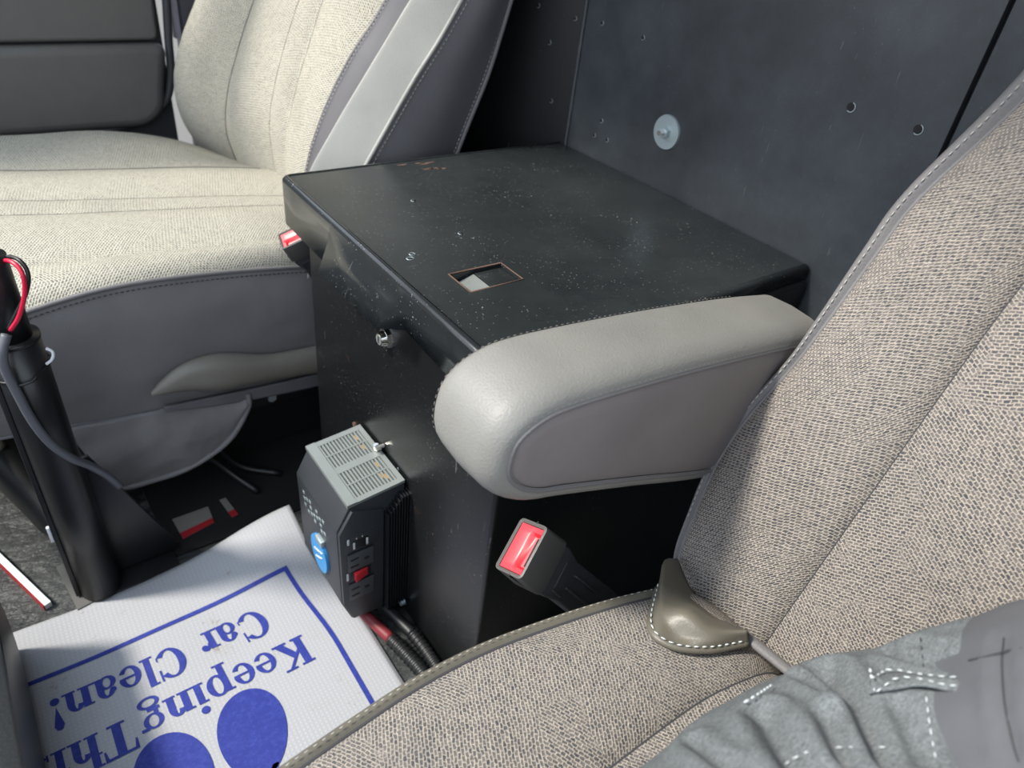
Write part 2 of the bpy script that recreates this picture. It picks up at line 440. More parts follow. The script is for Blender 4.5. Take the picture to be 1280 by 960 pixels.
disc('bolt_shank', wc + Vector((-0.007, 0, 0)), (-1, 0, 0), 0.0035, 0.007, 'chrome', wb, 12, 0.0006)

# roof, dash, doors, mostly unseen; the window openings are shaped for the light
struct(box('floor', (-0.21, 0.345, FLOOR), (0.38, 1.06, FLOOR + 0.003), 'under_seat_shade'))  # near-black sheet added, painting in the shade under the passenger seat
struct(box('ceiling', (-0.30, -0.80, 0.86), (0.60, 1.12, 0.90), 'roof'))
struct(box('wall_front', (-1.32, -0.80, FLOOR), (-1.02, 1.12, 0.05), 'door_dark', None, 0.02))
struct(prism('trim_2', [(-0.34, 0.86), (-0.30, 0.86), (-1.28, 0.05), (-1.32, 0.05)], 1, -0.80, -0.72, 'door_dark'))
struct(prism('trim_3', [(-0.34, 0.86), (-0.30, 0.86), (-1.28, 0.05), (-1.32, 0.05)], 1, 1.04, 1.12, 'door_dark'))
# driver's door left out, unseen, so more daylight reaches the floor
struct(box('trim_5', (-1.3, -0.84, FLOOR - 0.02), (0.60, -0.79, FLOOR + 0.03), 'door_dark', None, 0.004))
struct(box('wall_left', (0.20, -0.84, 0.22), (0.60, -0.79, 0.88), 'door_dark'))
D2 = struct(box('door_2', (-1.3, 1.075, FLOOR), (0.045, 1.12, 0.38), 'door_dark', None, 0.004))
struct(box('wall_right', (0.078, 1.06, FLOOR), (0.60, 1.12, 0.88), 'door_dark', None, 0.006))
struct(box('pale_strip', (0.066, 1.075, -0.005), (0.078, 1.09, 0.38), 'pale', None, 0.002))  # pale strip added for the bright sliver between door and pillar
# moulded inner door panel: upper shelf panel above a bulging pocket with a rounded rear corner
def doorpad(z0, z1, x1, y, bulge, rad, name):
    prof = []
    for i in range(9):
        a = math.pi / 2 * i / 8
        prof.append((x1 - rad + rad * math.sin(a), z0 + rad - rad * math.cos(a)))
    prof = [(-1.1, z0)] + [(-0.5, z0 + 0.0), (-0.25, z0)] + prof + [(x1 + 0.012, z1 - 0.02), (x1 + 0.013, z1), (-1.1, z1)]
    o = prism(name, prof, 1, y, 1.08, 'door', D2, 0.0)
    md = o.modifiers.new('b', 'BEVEL'); md.width = bulge; md.segments = 5; md.limit_method = 'ANGLE'; md.angle_limit = 0.6
    for p in o.data.polygons: p.use_smooth = True
    o.data.set_sharp_from_angle(angle=math.radians(40))
    return o
doorpad(-0.142, -0.006, 0.030, 1.045, 0.016, 0.055, 'door_pocket')
doorpad(-0.0015, 0.37, 0.034, 1.050, 0.006, 0.012, 'door_panel')
tube('pocket_lip', [(-0.60, 1.062, -0.150), (-0.30, 1.062, -0.150), (-0.10, 1.062, -0.147), (-0.02, 1.062, -0.132), (0.028, 1.062, -0.105), (0.046, 1.062, -0.06), (0.052, 1.062, 0.0), (0.062, 1.062, 0.10), (0.068, 1.062, 0.2)], 0.007, 'door_dark', D2, 10)

# centre console side trim at the lower left
ct = thing('console_trim', 'dark plastic console cover at the lower left beside the paper mat', 'trim')
prism('lower_cover', [(-0.60, FLOOR + 0.008), (-0.386, FLOOR + 0.008), (-0.382, FLOOR + 0.02), (-0.386, -0.33), (-0.60, -0.33)], 1, -0.20, 0.300, 'door_dark', ct, 0.004)
pr = []
for i in range(13):
    a = -math.pi / 2 + math.pi * i / 12
    pr.append((0.215 + 0.075 * math.cos(a) if a < 0 else 0.29, -0.35 + 0.075 * math.sin(a) if a < 0 else -0.35 + (i - 6) * 0.004))
pr = [(-0.2, -0.425)] + pr + [(-0.2, -0.326)]
prism('upper_cover', [(p[0], p[1]) for p in pr], 0, -0.5, -0.374, 'black', ct, 0.003)

# ================================================================== PASSENGER SEAT
PS = thing('passenger_seat', 'pale grey cloth passenger seat with leather sides at the far left', 'car seat')
rows = [-0.16, -0.10, -0.04, 0.02, 0.08, 0.14, 0.26, 0.45]
def xz(y, pts, y2=None):
    y2 = y if y2 is None else y2
    n = len(pts); P = [Vector((p[0], y + (y2 - y) * i / (n - 1), p[1])) for i, p in enumerate(pts)]
    return along(P, rows)
b_out0 = xz(0.965, [(0.20, -0.16), (0.23, -0.02), (0.26, 0.08), (0.33, 0.26), (0.40, 0.45)], 0.94)
b_out1 = xz(0.968, [(0.066, -0.165), (0.046, -0.107), (0.042, -0.043), (0.053, 0.006), (0.088, 0.075), (0.18, 0.24), (0.30, 0.45)], 0.93)
b_out2 = xz(0.93, [(0.062, -0.165), (0.032, -0.107), (0.028, -0.043), (0.040, 0.006), (0.072, 0.075), (0.165, 0.24), (0.285, 0.45)], 0.90)
b_s2 = xz(0.87, [(0.085, -0.155), (0.070, -0.084), (0.090, -0.011), (0.112, 0.04), (0.134, 0.091), (0.22, 0.25), (0.33, 0.45)], 0.85)
b_p1 = xz(0.70, [(0.094, -0.15), (0.083, -0.055), (0.106, 0.036), (0.142, 0.119), (0.22, 0.26), (0.33, 0.45)])
b_p2 = xz(0.655, [(0.092, -0.14), (0.089, -0.065), (0.113, 0.018), (0.157, 0.127), (0.23, 0.26), (0.335, 0.45)])
b_s5 = xz(0.56, [(0.070, -0.12), (0.081, -0.062), (0.105, 0.003), (0.149, 0.076), (0.201, 0.143), (0.27, 0.26), (0.37, 0.45)])
b_g = xz(0.515, [(0.052, -0.12), (0.075, -0.03), (0.120, 0.04), (0.175, 0.12), (0.205, 0.16), (0.27, 0.26), (0.37, 0.45)])
b_c = xz(0.470, [(0.024, -0.12), (0.052, -0.03), (0.102, 0.04), (0.160, 0.12), (0.190, 0.16), (0.26, 0.26), (0.36, 0.45)])
b_ss = xz(0.437, [(0.045, -0.12), (0.106, -0.02), (0.170, 0.075), (0.236, 0.165), (0.29, 0.26), (0.37, 0.45)])
b_sr = xz(0.435, [(0.205, -0.12), (0.236, -0.018), (0.276, 0.075), (0.304, 0.166), (0.33, 0.26), (0.385, 0.45)])
NB = Vector((-0.86, 0, 0.5))
loft('outer_bolster', [b_out0, b_out1, b_out2, b_s2], 'fabric_far', PS)
loft('back_panel', [b_s2, b_p1, b_p2, b_s5], 'fabric_far', PS, bulge=[0.014, 0.004, 0.010], bdir=NB)
loft('bolster_inner_face', [b_s5, [p + Vector((0.004, 0, -0.002)) for p in b_g], [b_g[i].lerp(b_c[i], 0.92) for i in range(len(b_g))]], 'leather_dark', PS)
loft('bolster_front', [[b_g[i].lerp(b_c[i], 0.92) for i in range(len(b_g))], b_c, b_ss], 'leather_sunlit', PS)
loft('side_panel', [b_ss, [b_ss[i].lerp(b_sr[i], 0.5) + Vector((0, -0.010, 0)) for i in range(len(b_ss))], b_sr], 'leather_dark', PS)
loft('back_shell', [b_sr, [p + Vector((0.03, 0.08, 0)) for p in b_sr], [p + Vector((0.035, -0.06, 0)) for p in b_out0], b_out0], 'leather_dark', PS)
for nm, ln, r, mt in (('seam', b_s2, 0.0014, 'thread_dark'), ('seam', b_s5, 0.0024, 'leather_dark'), ('piping', b_ss, 0.0028, 'leather_sunlit'), ('piping', b_sr, 0.003, 'leather_side')):
    tube(nm, ln, r, mt, PS, 8)
for k, ln in enumerate((b_p1, b_p2)):
    tube('pleat_seam', [p + Vector((0.0012, 0, 0)) for p in ln], 0.0016, 'thread_dark', PS, 6)
stitches('stitching', cat([p + Vector((-0.004, 0.012, 0.004)) for p in b_ss], 6), 0.0055, 0.0035, 0.0008, 'thread', PS)
stitches('stitching', cat([p + Vector((0.007, -0.003, 0.0)) for p in b_ss], 6), 0.0055, 0.0035, 0.0007, 'thread', PS)
stitches('stitching', cat([p + Vector((-0.006, -0.001, 0.0)) for p in b_sr], 6), 0.0055, 0.0035, 0.0007, 'thread', PS)
stitches('stitching', cat([b_s5[i].lerp(b_g[i], 0.14) + Vector((-0.001, 0, 0.001)) for i in range(len(b_g))], 6), 0.0055, 0.0035, 0.0008, 'thread', PS)

xr = [-0.47, -0.40, -0.30, -0.20, -0.10, 0.0, 0.10]
def yz(y0, y1, pts):
    P = [Vector((x, y0 + (y1 - y0) * (x + 0.3) / 0.4, z)) for x, z in pts]; return along(P, xr, 0)
c_f = [(-0.47, -0.19), (-0.40, -0.135)]
c0 = yz(0.965, 0.965, [(-0.47, -0.25), (0.1, -0.25)])
c1 = yz(0.965, 0.90, c_f + [(-0.3, -0.125), (-0.1, -0.120), (0.0, -0.135), (0.1, -0.17)])
c1b = yz(0.925, 0.87, [(-0.47, -0.17), (-0.40, -0.118)] + [(-0.3, -0.103), (-0.1, -0.101), (0.0, -0.118), (0.1, -0.16)])
c2 = yz(0.835, 0.73, c_f + [(-0.3, -0.115), (0.0, -0.115), (0.1, -0.12)])
c3 = yz(0.715, 0.60, c_f + [(-0.3, -0.112), (0.0, -0.112), (0.1, -0.115)])
c4 = yz(0.665, 0.565, c_f + [(-0.3, -0.112), (0.0, -0.112), (0.1, -0.115)])
c5 = yz(0.525, 0.455, c_f + [(-0.3, -0.116), (0.0, -0.112), (0.1, -0.125)])
c6 = yz(0.440, 0.440, [(-0.47, -0.21), (-0.40, -0.160), (-0.27, -0.125), (-0.22, -0.118), (-0.143, -0.118), (-0.055, -0.126), (0.018, -0.136), (0.1, -0.15)])
c7 = yz(0.428, 0.428, [(-0.47, -0.24), (0.1, -0.22)])
c8 = yz(0.432, 0.432, [(-0.47, -0.26), (-0.33, -0.262), (-0.266, -0.280), (-0.178, -0.286), (-0.06, -0.30), (0.1, -0.31)])
loft('cushion_outer_bolster', [c0, c1, c1b, c2], 'fabric_far', PS)
loft('cushion_panel', [c2, c3, c4, c5], 'fabric_far', PS, bulge=[0.007, 0.003, 0.010])
loft('cushion_inner_bolster', [c5, c6], 'fabric_far', PS, bulge=[0.013], bdir=Vector((0, -0.25, 1)), nu=12)
loft('cushion_side', [c6, [p + Vector((0, -0.006, 0)) for p in [a.lerp(b, 0.4) for a, b in zip(c6, c7)]], c7, c8], 'leather_side', PS, jitter=0.0012, bdir=Vector((0, -1, 0)))
loft('cushion_front', [[p for p in (c0[0], c1[0], c1b[0], c2[0], c3[0], c4[0], c5[0], c6[0], c8[0])], [Vector((-0.46, p.y, -0.27)) for p in (c0[0], c1[0], c1b[0], c2[0], c3[0], c4[0], c5[0], c6[0], c8[0])]], 'leather_side', PS)
for ln in (c2, c5): tube('seam', [p + Vector((0, 0, -0.0003)) for p in ln], 0.0013, 'thread_dark', PS, 6)
for ln in (c3, c4): tube('pleat_seam', [p + Vector((0, 0, -0.0008)) for p in ln], 0.0014, 'thread_dark', PS, 6)
tube('piping', c6, 0.0028, 'leather_side', PS, 8)
stitches('stitching', cat([p + Vector((0, -0.0035, -0.006)) for p in c6], 6), 0.0055, 0.0035, 0.0008, 'thread_dark', PS)
tube('lower_seam', [p + Vector((0, -0.001, 0)) for p in c8], 0.0022, 'leather_dark', PS, 6)
# recliner lever
hl = [(-0.181, -0.251, 0.002, 0.003), (-0.165, -0.245, 0.010, 0.008), (-0.14, -0.240, 0.019, 0.012), (-0.106, -0.244, 0.026, 0.016), (-0.075, -0.249, 0.023, 0.016), (-0.04, -0.257, 0.019, 0.013), (0.0, -0.262, 0.020, 0.012), (0.04, -0.266, 0.022, 0.012), (0.10, -0.27, 0.024, 0.012)]
hc = cat([(h[0], 0, h[1]) for h in hl], 4); hr = cat([(h[2], h[3], 0) for h in hl], 4); vs, fs = [], []
for p, r in zip(hc, hr):
    for k in range(16):
        a = 2 * math.pi * k / 16; vs.append((p.x, 0.418 + r.y * math.cos(a), p.z + r.x * math.sin(a)))
for i in range(len(hc) - 1):
    for k in range(16): fs.append((i * 16 + k, i * 16 + (k + 1) % 16, (i + 1) * 16 + (k + 1) % 16, (i + 1) * 16 + k))
pyobj('recliner_lever', vs, fs, 'grey_plastic', PS)
loft('side_rail_cover', [[Vector((x, 0.424, z)) for x, z in ((-0.17, -0.278), (-0.10, -0.284), (-0.02, -0.290), (0.10, -0.296))], [Vector((x, 0.424, z)) for x, z in ((-0.17, -0.284), (-0.10, -0.298), (-0.02, -0.308), (0.10, -0.318))]], 'leather_dark', PS, thick=0.006)
# skirt flap with piping
ft = [(-0.275, -0.275), (-0.20, -0.283), (-0.14, -0.287), (-0.10, -0.292), (-0.072, -0.296)]
fb = [(-0.243, -0.374), (-0.200, -0.381), (-0.153, -0.378), (-0.104, -0.355), (-0.074, -0.312)]
sag = lambda y, P: [Vector((x, y, z)) for x, z in P]
fl = loft('skirt_flap', [sag(0.430, ft), [p + Vector((0, -0.006, 0)) for p in sag(0.424, [((a[0] + b[0]) / 2, (a[1] + b[1]) / 2) for a, b in zip(ft, fb)])], sag(0.420, fb)], 'leather_side', PS, nu=12, jitter=0.003, bdir=Vector((0, -1, 0)), thick=0.003)
edge = [(-0.276, 0.425, -0.285), (-0.262, 0.420, -0.34), (-0.243, 0.418, -0.374)]
tube('flap_piping', edge + [(x, 0.418, z) for x, z in fb[1:]] + [(-0.070, 0.422, -0.292)], 0.0038, 'leather_side', PS, 10)
# seat base under the cushion
box('seat_pedestal', (-0.22, 0.49, FLOOR), (0.20, 0.92, -0.27), 'black_matte', PS, 0.01)
box('seat_track', (-0.30, 0.44, -0.335), (0.22, 0.475, -0.310), 'black', PS, 0.003)
box('track_foot', (-0.26, 0.455, FLOOR), (-0.235, 0.48, -0.335), 'black', PS, 0.003)
disc('track_bolt', (-0.035, 0.440, -0.322), (0, -1, 0), 0.006, 0.004, 'zinc', PS, 6)
for q, nm in (([(215, 649), (260, 633), (268, 653), (229, 674)], 'warning_label'), ([(274, 625), (282, 622), (298, 643), (290, 647)], 'warning_label')):
    P = [seen(x, y, (0, 0, FLOOR + 0.0045), (0, 0, 1)) for x, y in q]
    o = tag(pyobj('floor_sticker', P, [(0, 1, 2, 3)], 'sticker', None, False), 'larger white sticker with a red band on the dark floor behind the pole' if q[0][0] == 215 else 'narrow white sticker with a red tip on the dark floor near the inverter', 'sticker', 'floor stickers')
    if q[0][0] == 215: R4 = [P[0].lerp(P[3], 0.72), P[1].lerp(P[2], 0.72), P[2], P[3]]
    else: R4 = [P[0].lerp(P[3], 0.7), P[1].lerp(P[2], 0.7), P[2], P[3]]
    pyobj('red_band', [p + Vector((0, 0, 0.0006)) for p in R4], [(0, 1, 2, 3)], 'red_dark', o, False)
for k, pts in enumerate((((-0.15, 0.46, -0.30), (-0.145, 0.455, -0.36), (-0.11, 0.44, -0.42), (-0.08, 0.40, -0.446)), ((-0.11, 0.47, -0.30), (-0.115, 0.46, -0.37), (-0.09, 0.45, -0.43), (-0.04, 0.42, -0.446)))):
    tag(tube('seat_cable', pts, 0.0045, 'black', None, 8), ('black cable looping under the passenger seat, nearer the pole', 'black cable looping under the passenger seat, nearer the steel box')[k], 'cable', 'cables under the passenger seat')

# ================================================================== STEEL BOX
BX = thing('steel_box', 'black dusty sheet steel storage box between the two seats', 'box')
X1 = 0.378
bm = bmesh.new(); add_box(bm, (0.0, -0.016, FLOOR), (X1, 0.362, -0.014), 0.0045, 3); bmobj('body', bm, 'body', BX, True)
# lid: top sheet with a rectangular slot, all as one pressed sheet
Y0, Y1 = -0.004, 0.392; sx0, sx1, sy0, sy1 = 0.033, 0.089, 0.091, 0.126
bm = bmesh.new()
xs = [-0.0065, sx0, sx1, X1]; ys = [Y0, sy0, sy1, Y1]; g = {}
for i, x in enumerate(xs):
    for j, y in enumerate(ys): g[i, j] = bm.verts.new((x, y, 0.0))
# widen the grid edge of the slot downwards
for i in range(3):
    for j in range(3):
        if (i, j) != (1, 1): bm.faces.new((g[i, j], g[i + 1, j], g[i + 1, j + 1], g[i, j + 1]))
loopv = [g[1, 1], g[2, 1], g[2, 2], g[1, 2]]; low = [bm.verts.new(v.co + Vector((0, 0, -0.012))) for v in loopv]
for k in range(4): bm.faces.new((loopv[k], loopv[(k + 1) % 4], low[(k + 1) % 4], low[k]))
bmobj('lid_top', bm, 'lid', BX)
# lid skirt: front with the flared finger pull, sides straight; rounded upper bend
st = [(0.386, 0, 0.052), (0.36, 0, 0.052), (0.268, 0, 0.053), (0.259, 1, 0.047), (0.20, 1, 0.045), (0.135, 1, 0.041), (0.118, 0.0, 0.040), (0.06, 0, 0.044), (Y0 + 0.003, 0, 0.042)]
def skirt(y, fl_, dp):
    R = 0.0045; pts = [Vector((-0.0065, y, 0.0))]
    for k in range(6):
        a = math.pi / 2 * k / 5; pts.append(Vector((-0.0085 - R * math.sin(a), y, -R + R * math.cos(a))))
    pts += [Vector((-0.013 - fl_ * 0.007, y, -0.018)), Vector((-0.013 - fl_ * 0.019, y - fl_ * 0.002, -dp))]
    return pts
S = [skirt(*s) for s in st]
# corner turn to the passenger side
corner = []
for k in range(5):
    a = math.pi / 2 * k / 4
    prof = skirt(0, 0, 0.052); ring = []
    for p in prof:
        off = -0.0065 - p.x + 0.006; ring.append(Vector((-0.0005 - off * math.cos(a), 0.386 + off * math.sin(a), p.z)))
    corner.append(ring)
side = [[Vector((x, p.y, p.z)) for p in corner[-1]] for x in (0.10, 0.25, X1)]
corner_all = list(reversed(side)) + list(reversed(corner)) + S[1:]
lastr = [[Vector((x, Y0 - (-0.0065 - p.x), p.z)) for p in skirt(0, 0, 0.042)] for x in (-0.0065, 0.10, 0.25, X1)]
corner_all += lastr
vs = [p for r in corner_all for p in r]; n = len(corner_all[0])
fs = [(i * n + k, i * n + k + 1, (i + 1) * n + k + 1, (i + 1) * n + k) for i in range(len(corner_all) - 1) for k in range(n - 1)]
# patch from the flat top edge to the skirt start
o = pyobj('lid_skirt', vs, fs, 'lid_edge', BX); o.data.set_sharp_from_angle(angle=math.radians(38))
md = o.modifiers.new('s', 'SOLIDIFY'); md.thickness = 0.0016; md.offset = 0
vs = [(-0.0065, 0.386, -0.0002), (-0.0065, 0.392, -0.0002), (X1, 0.392, -0.0002), (X1, 0.386, -0.0002)]
# slot paddle
pyobj('slot_paddle', [(0.035, 0.093, -0.0105), (0.058, 0.093, -0.004), (0.058, 0.124, -0.004), (0.035, 0.124, -0.0105)], [(0, 1, 2, 3)], 'silver', BX, False)
box('slot_plate', (0.0585, 0.0935, -0.0045), (0.0875, 0.1235, -0.0030), 'lid', BX, 0.0006)
pyobj('slot_floor', [(0.03, 0.09, -0.0118), (0.09, 0.09, -0.0118), (0.09, 0.127, -0.0118), (0.03, 0.127, -0.0118)], [(0, 1, 2, 3)], 'black_matte', BX, False)
tube('slot_rim', [(sx0, sy0, 0), (sx0, sy1, 0), (sx1, sy1, 0), (sx1, sy0, 0), (sx0, sy0, 0)], 0.0009, 'rust', BX, 6, 0)
for x, y in ((0.087, 0.283), (0.089, 0.194)):
    hole((x, y, 0.0), (0, 0, 1), 0.0026, BX)
for x, y, r in ((0.0235, 0.1735, 0.0030), (0.0175, 0.1665, 0.0036)):
    tube('bare_ring', [(x + r * math.cos(a), y + r * math.sin(a) * 0.8, 0.0001) for a in [k * 0.6 for k in range(11)]], 0.0004, 'zinc', BX, 5, 1)
tube('rusty_corner', [(-0.012, 0.001, -0.002), (-0.008, -0.004, -0.001), (-0.001, -0.008, -0.003)], 0.0013, 'rust', BX, 6, 3)
# paint chips on the passenger edge and the lid
rc = random.Random(3)
for k in range(9):
    x = 0.115 + rc.random() * 0.055; y = 0.372 + rc.random() * 0.02 - (k % 3) * 0.012; a = rc.random() * 0.6 - 0.3; l = 0.003 + rc.random() * 0.006
    vs_ = [Vector((x + l * math.cos(t) * (0.8 + 0.4 * rc.random()), y + 0.0016 * math.sin(t) * (0.5 + rc.random()), 0.00025)) for t in [j * math.pi / 4 for j in range(8)]]
    pyobj('paint_chip', vs_, [tuple(range(8))], 'rust', BX, False)
# cam lock
lc = Vector((0.0, 0.174, -0.083)); K = disc('cam_lock', lc, (-1, 0, 0), 0.0108, 0.005, 'chrome', BX, 8, 0.001)
disc('lock_barrel', lc + Vector((-0.005, 0, 0)), (-1, 0, 0), 0.0082, 0.005, 'chrome', K, 24, 0.0018)
disc('lock_face', lc + Vector((-0.0099, 0, 0)), (-1, 0, 0), 0.0052, 0.0006, 'silver', K, 20)
box('key_slot', tuple(lc + Vector((-0.0108, -0.0008, -0.0036))), tuple(lc + Vector((-0.0100, 0.0008, 0.0036))), 'black_matte', K)
disc('body_screw', (0.0, 0.253, -0.249), (-1, 0, 0), 0.0035, 0.002, 'rust', BX, 10)
hole((0.0, 0.151, -0.236), (-1, 0, 0), 0.0022, BX)

# ================================================================== POWER INVERTER
IV = thing('power_inverter', 'charcoal power inverter with two outlets and a red switch, mounted on the box front', 'inverter')
ya, yb = 0.130, 0.234
pf = [(-0.002, -0.237), (-0.066, -0.243), (-0.081, -0.272), (-0.079, -0.389), (-0.067, -0.424), (-0.030, -0.428), (-0.002, -0.422)]
prism('casing', pf, 1, ya + 0.001, yb, 'inv', IV, 0.0018)
# silver vent plate on top, with slots
tilt = lambda x: -0.237 + (x + 0.002) * (0.006 / 0.064)
vs, fs = [], []
def slab(x0, x1, y0, y1, h0, h1):
    b = len(vs)
    for h in (h0, h1):
        for x, y in ((x0, y0), (x1, y0), (x1, y1), (x0, y1)): vs.append((x, y, tilt(x) + h))
    for f in ((0, 3, 2, 1), (4, 5, 6, 7), (0, 1, 5, 4), (1, 2, 6, 5), (2, 3, 7, 6), (3, 0, 4, 7)): fs.append(tuple(b + i for i in f))
px0, px1 = -0.068, -0.003
slab(px0, -0.0575, ya, yb, 0.0, 0.0042); slab(-0.0085, px1, ya, yb, 0.0, 0.0036)
ybands = [ya, 0.1365, 0.1555, 0.1575, 0.1765, 0.1865, 0.2055, 0.2075, 0.2265, yb]
for i in range(0, 9, 2):
    slab(-0.0575, -0.0085, ybands[i], ybands[i + 1], 0.0, 0.0034)
nb = 13
pyobj('vent_plate', vs, fs, 'silver', IV, False)
bars = []
for i in (1, 3, 5, 7):
    for k in range(nb):
        xc = -0.0575 + (k + 0.5) * 0.049 / nb
        vs, fs = [], []
        slab(xc - 0.00105, xc + 0.00105, ybands[i] - 0.0005, ybands[i + 1] + 0.0005, 0.0002, 0.0030)
        pyobj('vent_bar', vs, fs, 'silver', IV, False)
pyobj('vent_shadow', [(-0.0575, ya + .002, tilt(-.0575) + 0.0005), (-0.0085, ya + .002, tilt(-.0085) + 0.0005), (-0.0085, yb - .002, tilt(-.0085) + 0.0005), (-0.0575, yb - .002, tilt(-.0575) + 0.0005)], [(0, 1, 2, 3)], 'inv_dark', IV, False)
for x, y in ((-0.0160, 0.218), (-0.0160, 0.200), (-0.021, 0.206), (-0.0160, 0.168), (-0.0160, 0.147), (-0.0205, 0.151)):
    z = tilt(x) + 0.0012; box('coil', (x - 0.0016, y - 0.004, z - 0.0006), (x + 0.0016, y + 0.004, z + 0.0011), 'gold', IV, 0.0004)
# outlet face (towards the driver): plate, receptacles, switch
fy = ya + 0.001
pf2 = [(-0.0285, -0.262), (-0.0645, -0.2475), (-0.0795, -0.2745), (-0.0778, -0.3875), (-0.0665, -0.4195), (-0.0300, -0.4225)]
prism('outlet_panel', pf2, 1, fy - 0.004, fy + 0.002, 'inv', IV, 0.001)
def fb_(name, x0, x1, z0, z1, d, mat, parent=IV, bev=0.0006, y=None):
    y = fy - 0.004 if y is None else y
    return box(name, (x0, y - d, z0), (x1, y + 0.0015, z1), mat, parent, bev)
fb_('usb_panel', -0.074, -0.036, -0.3055, -0.2795, 0.0006, 'inv')
for x in (-0.0600, -0.0535): fb_('usb_tongue', x - 0.0015, x + 0.0015, -0.2880, -0.2850, 0.0014, 'chrome')
fb_('usb_port', -0.0665, -0.0470, -0.3030, -0.2895, 0.0010, 'inv_dark')
for x in (-0.0640, -0.0490): fb_('usb_mark', x - 0.0013, x + 0.0013, -0.3020, -0.2915, 0.0013, 'white')
fb_('indicator', -0.0715, -0.0690, -0.2925, -0.2840, 0.0012, 'white')
fb_('indicator', -0.0735, -0.0710, -0.3490, -0.3375, 0.0008, 'white')
for z1 in (-0.3080, -0.3560):
    f = fb_('receptacle', -0.0715, -0.0420, z1 - 0.027, z1, 0.0018, 'inv_light')
    fb_('receptacle_recess', -0.0425, -0.0415, z1 - 0.0275, z1 + 0.0012, 0.0016, 'inv_dark')
    fb_('receptacle_recess', -0.0715, -0.0415, z1 + 0.0001, z1 + 0.0014, 0.0016, 'inv_dark')
    for zz in (z1 - 0.0085, z1 - 0.0195):
        box('plug_slot', (-0.0690, fy - 0.0061, zz - 0.0012), (-0.0595, fy - 0.005, zz + 0.0012), 'black_matte', f)
    box('ground_hole', (-0.0535, fy - 0.0061, z1 - 0.0160), (-0.0475, fy - 0.005, z1 - 0.0118), 'black_matte', f, 0.001)
fb_('switch_frame', -0.0680, -0.0450, -0.3530, -0.3365, 0.0010, 'inv_dark')
prism('rocker_switch', [(-0.0650, fy - 0.0095), (-0.0610, fy - 0.0085), (-0.0490, fy - 0.0055), (-0.0490, fy - 0.003), (-0.0650, fy - 0.003)], 2, -0.3510, -0.3385, 'red', IV, 0.0005)
# heat-sink fins behind the outlet panel
for k in range(9):
    x = -0.0270 + k * 0.0032
    box('heat_fin', (x, fy - 0.0105, -0.424 + 0.0005 * k), (x + 0.0013, fy + 0.001, -0.268 + 0.0042 * min(k, 5)), 'inv_dark', IV)
# badge and perforations on the front face
def face(y, z):   # front face plane of the casing
    return Vector((-0.081 + (-0.272 - z) * (0.002 / 0.117), y, z))
fn = Vector((-1, 0, 0.017)).normalized()
vs = [face(0.178 + 0.021 * math.cos(a) , -0.349 + 0.0265 * math.sin(a)) + fn * 0.0035 for a in [k * math.pi / 16 for k in range(32)]]
vs2 = [v - fn * 0.0045 for v in vs]; n = 32
bd = pyobj('badge', vs + vs2, [tuple(range(n))] + [(k, k + n, (k + 1) % n + n, (k + 1) % n) for k in range(n)], 'blue', IV, False)
def letters(txt, size, M, mat, parent, name='lettering'):
    c = bpy.data.curves.new(name, 'FONT'); c.body = txt; c.size = size; c.align_x = 'CENTER'; c.align_y = 'CENTER'; c.extrude = 0.0002
    t = bpy.data.objects.new(name, c); COL.objects.link(t); bpy.context.view_layer.update()
    me = bpy.data.meshes.new_from_object(t.evaluated_get(bpy.context.evaluated_depsgraph_get())); COL.objects.unlink(t); bpy.data.objects.remove(t)
    me.transform(M); return link(name, me, mat, parent, False)
# the unreadable white script across the badge: two short strokes rows
Mb = Matrix.Translation(face(0.178, -0.349) + fn * 0.0038)
for dz, L_ in ((0.005, 0.024), (-0.006, 0.018)):
    pts = [face(0.178 + L_ * (t / 12 - 0.5), -0.349 + dz - (t / 12 - 0.5) * 0.012 + 0.0016 * math.sin(t * 2.4)) + fn * 0.0037 for t in range(13)]
    tube('badge_script', pts, 0.0007, 'white', bd, 5, 3)
box('badge_latch', tuple(face(0.165, -0.327) + Vector((-0.005, 0, 0))), tuple(face(0.181, -0.319) + Vector((0.001, 0, 0))), 'zinc', IV, 0.001)
for r_ in range(3):
    for k in range(7):
        y = 0.216 - k * 0.0085 - r_ * 0.001; z = -0.287 - r_ * 0.0085 - (0.004 if k % 2 else 0)
        if (r_ * 7 + k) % 5 == 3: continue
        box('perforation', tuple(face(y - 0.0026, z - 0.0021) - Vector((0.0004, 0, 0))), tuple(face(y + 0.0026, z + 0.0021) + Vector((0.001, 0, 0))), 'zinc', IV, 0.0004)
# mounting screw between plate and box
sc = Vector((-0.006, 0.186, -0.232)); disc('mounting_screw', sc, (-0.3, 0, 1), 0.0042, 0.006, 'chrome', IV, 6, 0.0008)
disc('mounting_screw', Vector((-0.001, 0.181, -0.226)), (-1, 0, 0), 0.0036, 0.009, 'chrome', IV, 10, 0.0008)
disc('mounting_screw', (-0.004, 0.122, -0.425), (-1, 0, 0), 0.0040, 0.006, 'zinc', IV, 6)
